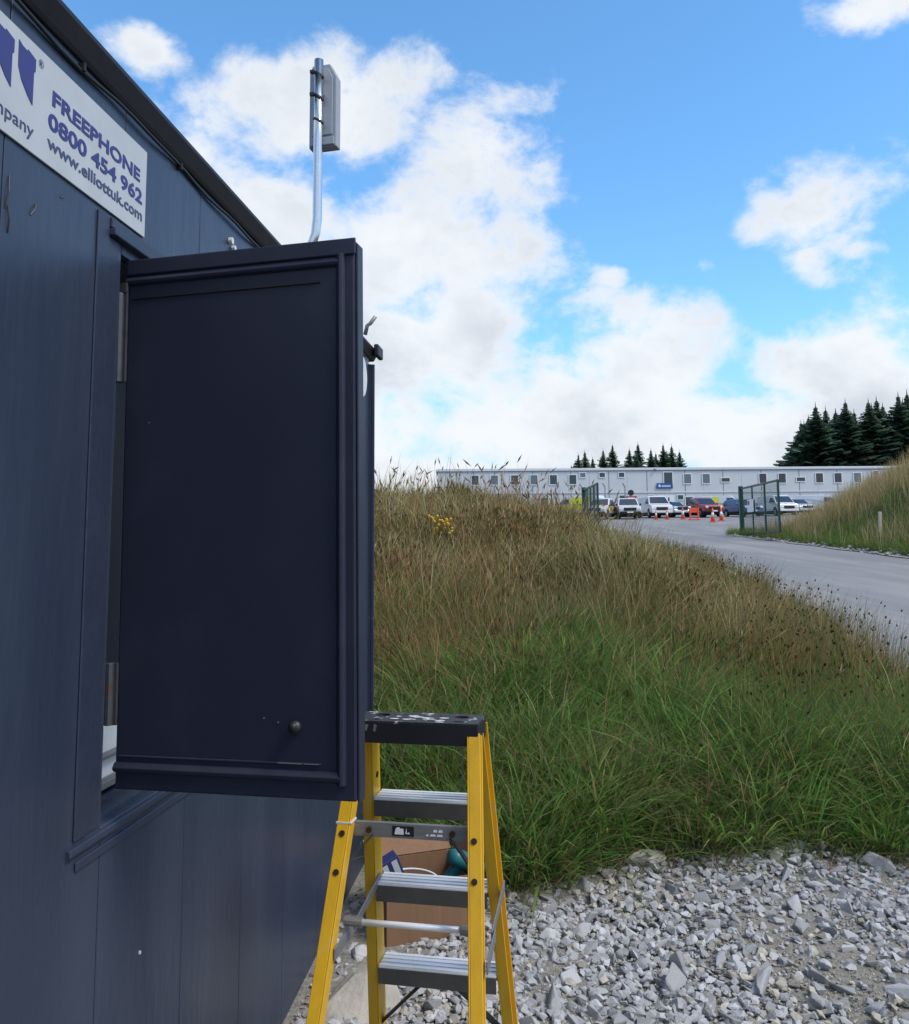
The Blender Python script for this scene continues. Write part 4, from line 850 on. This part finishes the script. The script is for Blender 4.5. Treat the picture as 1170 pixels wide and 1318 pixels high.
for i, (x, zt) in enumerate(LT):
    lab, grp = ('dark conifer in the clump over the small high office windows', 'first clump of conifers over the office roof') if i < 6 else ('dark conifer in the clump above the blue name board', 'second clump of conifers over the office roof')
    if i == 0: lab, grp = 'smallest conifer tip, just clearing the office roof', None
    if i == 5: lab, grp = 'tallest conifer of the clump over the small high windows', None
    if i == 7: lab, grp = 'tallest conifer of the clump above the blue name board', None
    tree(x, 135 + (i * 5) % 4, zt, i, lab, grp, wide=1.6)
RT = [(50.8, 123, 16.0), (52.0, 126, 19.2), (53.0, 124, 21.4), (55.3, 126, 21.2), (57.4, 124, 22.0), (59.2, 127, 20.8), (60.8, 124, 22.0), (63.0, 126, 22.6), (65.2, 124, 22.9), (67.6, 126, 23.5), (70.2, 124, 24.0), (73, 126, 24.2), (76, 125, 24.0), (56.4, 131, 21), (61.9, 131, 21.5), (66.4, 131, 22.5), (53.2, 130, 19.8), (54.4, 130, 20.6), (58.6, 130, 21.4), (64.2, 130, 22.2), (69.0, 130, 23.0), (51.6, 128, 17.2), (60.0, 133, 21.9)]
for i, (x, y, zt) in enumerate(RT): tree(x, y, zt, i + 1, 'lowest conifer, at the open edge of the dense stand' if i == 0 else 'tall dark conifer in the dense stand rising over the straw bank', None if i == 0 else 'conifers in the dense stand', wide=2.05)

# ------------------------------------------------------------------ vehicles
def make_wheel(parent, x, y, r=.34, w_=.22):
    t = MB().tube([(x, y - w_ / 2, r), (x, y + w_ / 2, r)], r, 16).build('tyre', 'tyre', parent, bevel=.03)
    sg = 1 if y > 0 else -1; MB().tube([(x, y + sg * (w_ / 2 - .02), r), (x, y + sg * (w_ / 2 + .012), r)], r * .62, 12).build('rim', 'rim', t)
KIND = {
 'pickup': dict(L=5.2, w=.92, prof=[(2.55, .42), (2.6, .75), (2.5, 1.0), (1.25, 1.12), (.45, 1.72), (.2, 1.80), (-.75, 1.80), (-1.0, 1.70), (-1.15, 1.13), (-2.55, 1.10), (-2.6, .5)], belt=1.12, ws=((1.20, 1.14), (.47, 1.70)), side=[(1.08, 1.16), (.42, 1.66), (-.72, 1.70), (-1.0, 1.16)], rear=((-1.13, 1.18), (-1.02, 1.64)), wh=(1.62, -1.5)),
 'suv': dict(L=4.5, w=.92, prof=[(2.2, .40), (2.25, .72), (2.1, .95), (1.1, 1.06), (.4, 1.58), (.1, 1.66), (-1.5, 1.66), (-1.95, 1.55), (-2.2, 1.05), (-2.25, .5)], belt=1.06, ws=((1.05, 1.09), (.43, 1.56)), side=[(.92, 1.10), (.36, 1.52), (-1.5, 1.56), (-1.95, 1.10)], rear=((-2.16, 1.12), (-1.97, 1.50)), wh=(1.38, -1.35)),
 'hatch': dict(L=4.2, w=.88, prof=[(2.05, .34), (2.1, .62), (1.95, .80), (1.0, .96), (.25, 1.42), (-.1, 1.49), (-1.2, 1.46), (-1.75, 1.30), (-2.02, .95), (-2.08, .45)], belt=.95, ws=((.95, .99), (.28, 1.40)), side=[(.80, 1.0), (.2, 1.37), (-1.15, 1.38), (-1.7, 1.0)], rear=((-1.98, 1.0), (-1.78, 1.26)), wh=(1.3, -1.3)),
 'van': dict(L=5.0, w=.97, prof=[(2.45, .40), (2.5, .75), (2.4, 1.05), (1.75, 1.2), (1.0, 1.86), (.7, 1.98), (-2.4, 2.0), (-2.48, 1.8), (-2.5, .5)], belt=1.2, ws=((1.70, 1.24), (1.03, 1.84)), side=[(1.45, 1.26), (1.0, 1.70), (.35, 1.74), (.35, 1.26)], rear=((-2.49, 1.3), (-2.46, 1.75)), wh=(1.55, -1.55)),
}
def vehicle(name, kind, x, y, rz, paint, label, cat, stripes=None, group=None):
    K = KIND[kind]; W_ = K['w']; root = empty(name, (x, y, float(base(y)) + .034), rz, label, cat, group)
    nar = lambda z: W_ * (1 - .20 * max(0, (z - K['belt']) / .75))
    pr = K['prof']; n = len(pr); vs_ = [(px, -nar(pz), pz) for px, pz in pr] + [(px, nar(pz), pz) for px, pz in pr]
    mb = MB(); mb.add(vs_, [tuple(range(n)), tuple(range(2 * n - 1, n - 1, -1))] + [(i, i + n, (i + 1) % n + n, (i + 1) % n) for i in range(n)]); mb.build('body', paint, root, bevel=.06)
    # dark sills and arches
    MB().box(pr[-1][0] + .3, pr[0][0] - .3, -W_ + .06, W_ - .06, .22, .45).build('underbody', 'tyre', root)
    for wx in K['wh']:
        for sy in (-1, 1):
            MB().tube([(wx, sy * (W_ - .1), .40), (wx, sy * (W_ + .005), .40)], .42, 16).build('wheel_arch', 'tyre', root); wl_ = empty('wheel', (0, 0, 0)); wl_.parent = root; make_wheel(wl_, wx, sy * (W_ - .09))
    (ax, az_), (bx, bz_) = K['ws']; nx, nz = (az_ - bz_), (bx - ax); ln = math.hypot(nx, nz); nx, nz = -nx / ln * .02, -nz / ln * .02
    if nz < 0: nx, nz = -nx, -nz
    ya, yb = nar(az_) - .10, nar(bz_) - .10
    def quad(nm, P, m): MB().add(P, [(0, 1, 2, 3)]).build(nm, m, root)
    def slabq(nm, P, d, m):
        d = Vector(d); P = [Vector(p) for p in P]; MB().add(P + [p + d for p in P], [(0, 1, 2, 3), (7, 6, 5, 4), (0, 4, 5, 1), (1, 5, 6, 2), (2, 6, 7, 3), (3, 7, 4, 0)]).build(nm, m, root)
    slabq('windscreen', [(ax, -ya, az_), (ax, ya, az_), (bx, yb, bz_), (bx, -yb, bz_)], (nx, 0, nz), 'car_glass')
    (cx_, cz_), (ex, ez) = K['rear']; slabq('rear_window', [(cx_, -.62, cz_), (cx_, .62, cz_), (ex, .58, ez), (ex, -.58, ez)], (-.022, 0, .006), 'car_glass')
    for sy in (-1, 1):
        P = [(px, sy * nar(pz), pz) for px, pz in K['side']]; slabq('side_window', P, (0, sy * .012, .003), 'car_glass')
        fx = pr[1][0]; slabq('headlight', [(fx - .10, sy * (W_ - .34), .78), (fx - .16, sy * (W_ - .02), .80), (fx - .22, sy * (W_ - .04), .95), (fx - .12, sy * (W_ - .34), .92)], (.10, 0, .01), 'lamp_clear')
        MB().box(ax - .25, ax - .12, sy * (W_ + .02) - (.0 if sy > 0 else .16), sy * (W_ + .02) + (.16 if sy > 0 else .0), az_ - .02, az_ + .16).build('mirror', paint if paint != 'car_white' else 'tyre', root, bevel=.03)
    fx = pr[1][0]
    MB().box(fx - .08, fx + .035, -.52, .52, .62, .88).build('grille', 'tyre', root, bevel=.02); MB().box(fx - .2, fx + .05, -W_ + .04, W_ - .04, .36, .56).build('bumper', paint if kind != 'pickup' else 'tyre', root, bevel=.04); MB().box(fx + .051, fx + .06, -.26, .26, .44, .55).build('number_plate', 'upvc', root)
    if stripes:
        for sy in (-1, 1):
            for k in range(6):
                x0 = pr[-1][0] + .35 + k * .62
                MB().box(x0, x0 + .60, sy * (W_ + .003) - .003, sy * (W_ + .003) + .003, .72, 1.02 if kind != 'van' else 1.19).build('hi_vis_block', 'hivis' if k % 2 else stripes, root)
        if kind == 'van':
            for sy in (-1, 1):
                for k in range(4):
                    x0 = -2.3 + k * .62; slabq('hi_vis_block', [(x0, sy * nar(1.22), 1.22), (x0 + .6, sy * nar(1.22), 1.22), (x0 + .6, sy * nar(1.85), 1.85), (x0, sy * nar(1.85), 1.85)], (0, sy * .012, .003), stripes if k % 2 else 'hivis')
            slabq('hi_vis_block', [(.6, -.6, 2.0), (.6, .6, 2.0), (-1.2, .6, 2.012), (-1.2, -.6, 2.012)], (0, 0, .02), 'hivis')
        for k in range(-3, 3): slabq('hi_vis_block', [(fx - .9, k * .27, 1.135), (fx - .9, k * .27 + .25, 1.135), (fx - .16, k * .27 + .25, 1.03), (fx - .16, k * .27, 1.03)], (0, 0, .02), 'hivis' if k % 2 else stripes)
    return root
F_ = R(-90)
vehicle('white_pickup', 'pickup', 12.9, 75.0, F_ + R(-24), 'car_white', 'white pickup with yellow hi-vis blocks parked just past the green gate', 'pickup', 'hivis_red')
vehicle('white_pickup', 'pickup', 15.1, 75.0, F_ + R(-6), 'car_white', 'plain white pickup with a black grille facing the road', 'pickup')
vehicle('white_van', 'van', 18.3, 78.6, F_ + R(3), 'car_white', 'white van with a dark windscreen parked beside the plain pickup', 'van')
vehicle('pale_hatchback', 'hatch', 20.4, 80.5, F_ + R(14), 'car_silver', 'pale blue silver hatchback half hidden by traffic cones', 'car')
vehicle('red_pickup', 'pickup', 23.0, 79.6, F_ + R(8), 'car_red', 'dark red pickup parked behind the orange cones', 'pickup')
vehicle('striped_van', 'van', 28.4, 90.0, F_ + R(62), 'car_white', 'white van with yellow blocks behind the blue car', 'van', 'car_white')
vehicle('blue_car', 'suv', 27.0, 80.5, F_ + R(10), 'car_blue', 'dark blue car parked between the red pickup and the gate post', 'car')
vehicle('pale_van', 'van', 31.6, 84.0, F_ + R(6), 'car_white', 'white van seen through the mesh of the open gate', 'van')
vehicle('silver_car', 'suv', 35.0, 88.0, F_ + R(10), 'car_silver', 'silver car glimpsed over the straw bank beside the gate', 'car')
vehicle('white_car', 'van', 38.6, 90.0, F_ + R(60), 'car_white', 'long white van glimpsed over the straw bank', 'van')
vehicle('hi_vis_van', 'van', 11.3, 79.0, F_ + R(-130), 'car_white', 'van with bold yellow blocks behind the tall grass and the gate leaf', 'van', 'hivis')

# ------------------------------------------------------------------ traffic cones
cone_src = None
def cone(x, y, h, label, grp, m='cone_orange'):
    root = empty('traffic_cone', (x, y, float(base(y)) + .034), 0, label, 'cone', grp); s_ = h
    MB().box(-.22 * s_, .22 * s_, -.22 * s_, .22 * s_, 0, .05 * s_).build('base', 'cone_orange', root, bevel=.02 * s_)
    MB().tube([(0, 0, .05 * s_), (0, 0, .42 * s_), (0, 0, .70 * s_), (0, 0, 1.0 * s_)], [.16 * s_, .105 * s_, .07 * s_, .035 * s_], 14).build('body', m, root, smooth=True)
    MB().tube([(0, 0, .40 * s_), (0, 0, .68 * s_)], [.112 * s_, .077 * s_], 14).build('white_sleeve', 'cone_white', root, smooth=True)
cg = 'small cones in front of the parked cars'
cone(16.85, 71.8, .8, 'small orange cone at the white van, beside the plain pickup', cg); cone(17.77, 71.8, .85, 'small orange cone between the white van and the hatchback', cg); cone(19.1, 71.8, 1.0, 'small orange cone beside the orange barrier frame', cg)
cone(18.81, 62.53, 1.05, 'tall sleeved cone in front of the red pickup', 'pair of sleeved cones on the open tarmac'); cone(20.45, 65.8, 1.05, 'tall sleeved cone in front of the blue car', 'pair of sleeved cones on the open tarmac')
bo = empty('barrier_post', (19.32, 69.2, float(base(69.2)) + .034), 0, 'solid orange barrier frame standing between the cones', 'barrier')
for sx in (-.32, .32): MB().tube([(sx, 0, 0), (sx, 0, 1.0)], .07, 10).build('upright', 'cone_orange', bo)
MB().box(-.40, .40, -.03, .03, .60, .98).build('board', 'cone_orange', bo, bevel=.02); MB().box(-.45, .45, -.2, .2, 0, .08).build('base', 'cone_orange', bo, bevel=.02)

# ------------------------------------------------------------------ green mesh gate leaves
def gate(p0, p1, h, label, nsub, sign_=False, nw=26):
    ax_, ay_ = p0; bx_, by_ = p1; ln = math.hypot(bx_ - ax_, by_ - ay_); z0 = float(base(ay_)) + .05; z1 = float(base(by_)) + .05; rz = math.atan2(by_ - ay_, bx_ - ax_)
    root = empty('mesh_gate', (ax_, ay_, z0), rz, label, 'gate', None); dz = z1 - z0; dz = 0.0
    MB().box(-.09, .09, -.09, .09, -.1, h + .12).build('gate_post', 'gate_green', root, bevel=.01)
    MB().box(ln - .05, ln + .03, -.04, .04, .06, h + .04).build('end_stile', 'gate_green', root, bevel=.008)
    for zz in (.10, h): MB().box(.091, ln - .051, -.035, .035, zz - .04, zz + .04).build('rail', 'gate_green', root, bevel=.008)
    for k in range(nsub): xx = ln * (k + 1) / (nsub + 1); MB().box(xx - .035, xx + .035, -.03, .03, .141, h - .041).build('stile', 'gate_green', root)
    b = MB()
    for k in range(int(ln / .11)): xx = .14 + k * .11; b.box(xx - .003, xx + .003, -.004, .004, .12, h - .02)
    for k in range(nw): zz = .16 + k * (h - .25) / nw; b.box(.1, ln - .06, -.011, -.0065, zz - .004, zz + .004)
    o = b.build('mesh_infill', 'gate_green', root); o['kind'] = 'stuff'
    return root
gr = gate((13.25, 39.6), (12.95, 34.2), 2.15, 'open green mesh gate leaf at the foot of the straw bank', 2)
nt_ = empty('gate_notice', (13.17, 38.0, float(base(38.0)) + 1.15), 0, 'white notice with a red corner fixed to the open gate', 'notice'); nt_.rotation_euler = (0, 0, math.atan2(-5.4, -.3))
MB().box(-.45, .45, .045, .06, 0, .55).build('board', 'upvc', nt_); MB().box(.10, .40, .0605, .064, .33, .50).build('red_mark', 'sign_red', nt_); MB().box(-.45, .45, -.06, -.045, 0, .55).build('board', 'upvc', nt_); MB().box(-.40, -.10, -.064, -.0605, .33, .50).build('red_mark', 'sign_red', nt_)
gl = gate((5.98, 39.6), (5.92, 35.4), 2.15, 'green mesh gate leaf swung back beside the tall grass', 3, nw=40)

# ------------------------------------------------------------------ cranked fence posts with strands, road sign, stake
FP = [(13.9, 79.0), (15.95, 80.0), (17.2, 82.0), (19.5, 86.0)]
for i, (x, y) in enumerate(FP[:2] + [(12.2, 82.0)]):
    b = MB(); z = float(base(y)); b.tube([(x, y, z), (x, y, z + 2.9), (x - .25, y - .2, z + 3.25)], .06, 8); o = b.build('fence_post', 'fence_grey'); tag(o, ('tall cranked fence post between the hi-vis pickup and the plain pickup', 'tall cranked fence post behind the plain pickup', 'tall cranked fence post beside the green gate leaf')[i], 'fence post', 'cranked posts by the pickups')
rsn = empty('warning_sign', (17.3, 84, float(base(84))), 0, 'red bordered warning sign on a pole behind the plain pickup', 'sign')
MB().tube([(0, 0, 0), (0, 0, 2.6)], .05, 8).build('pole', 'fence_grey', rsn); MB().prism([(-.62, 2.05), (.62, 2.05), (0, 1.05)], -.09, -.055, 'y').build('triangle_board', 'sign_red', rsn); MB().prism([(-.36, 1.92), (.36, 1.92), (0, 1.32)], -.10, -.0905, 'y').build('triangle_face', 'upvc', rsn); MB().tube([(0, -.055, 2.38), (0, -.09, 2.38)], .30, 14).build('round_board', 'black', rsn)
st_ = MB().beam((13.95, 28.2, zf(13.95, 28.2) - .1), (13.99, 28.2, zf(13.95, 28.2) + .85), (1, 0, 0), .09, .09).build('marker_stake', 'stake', bevel=.01); tag(st_, 'pale wooden marker stake in the grass across the road', 'stake')
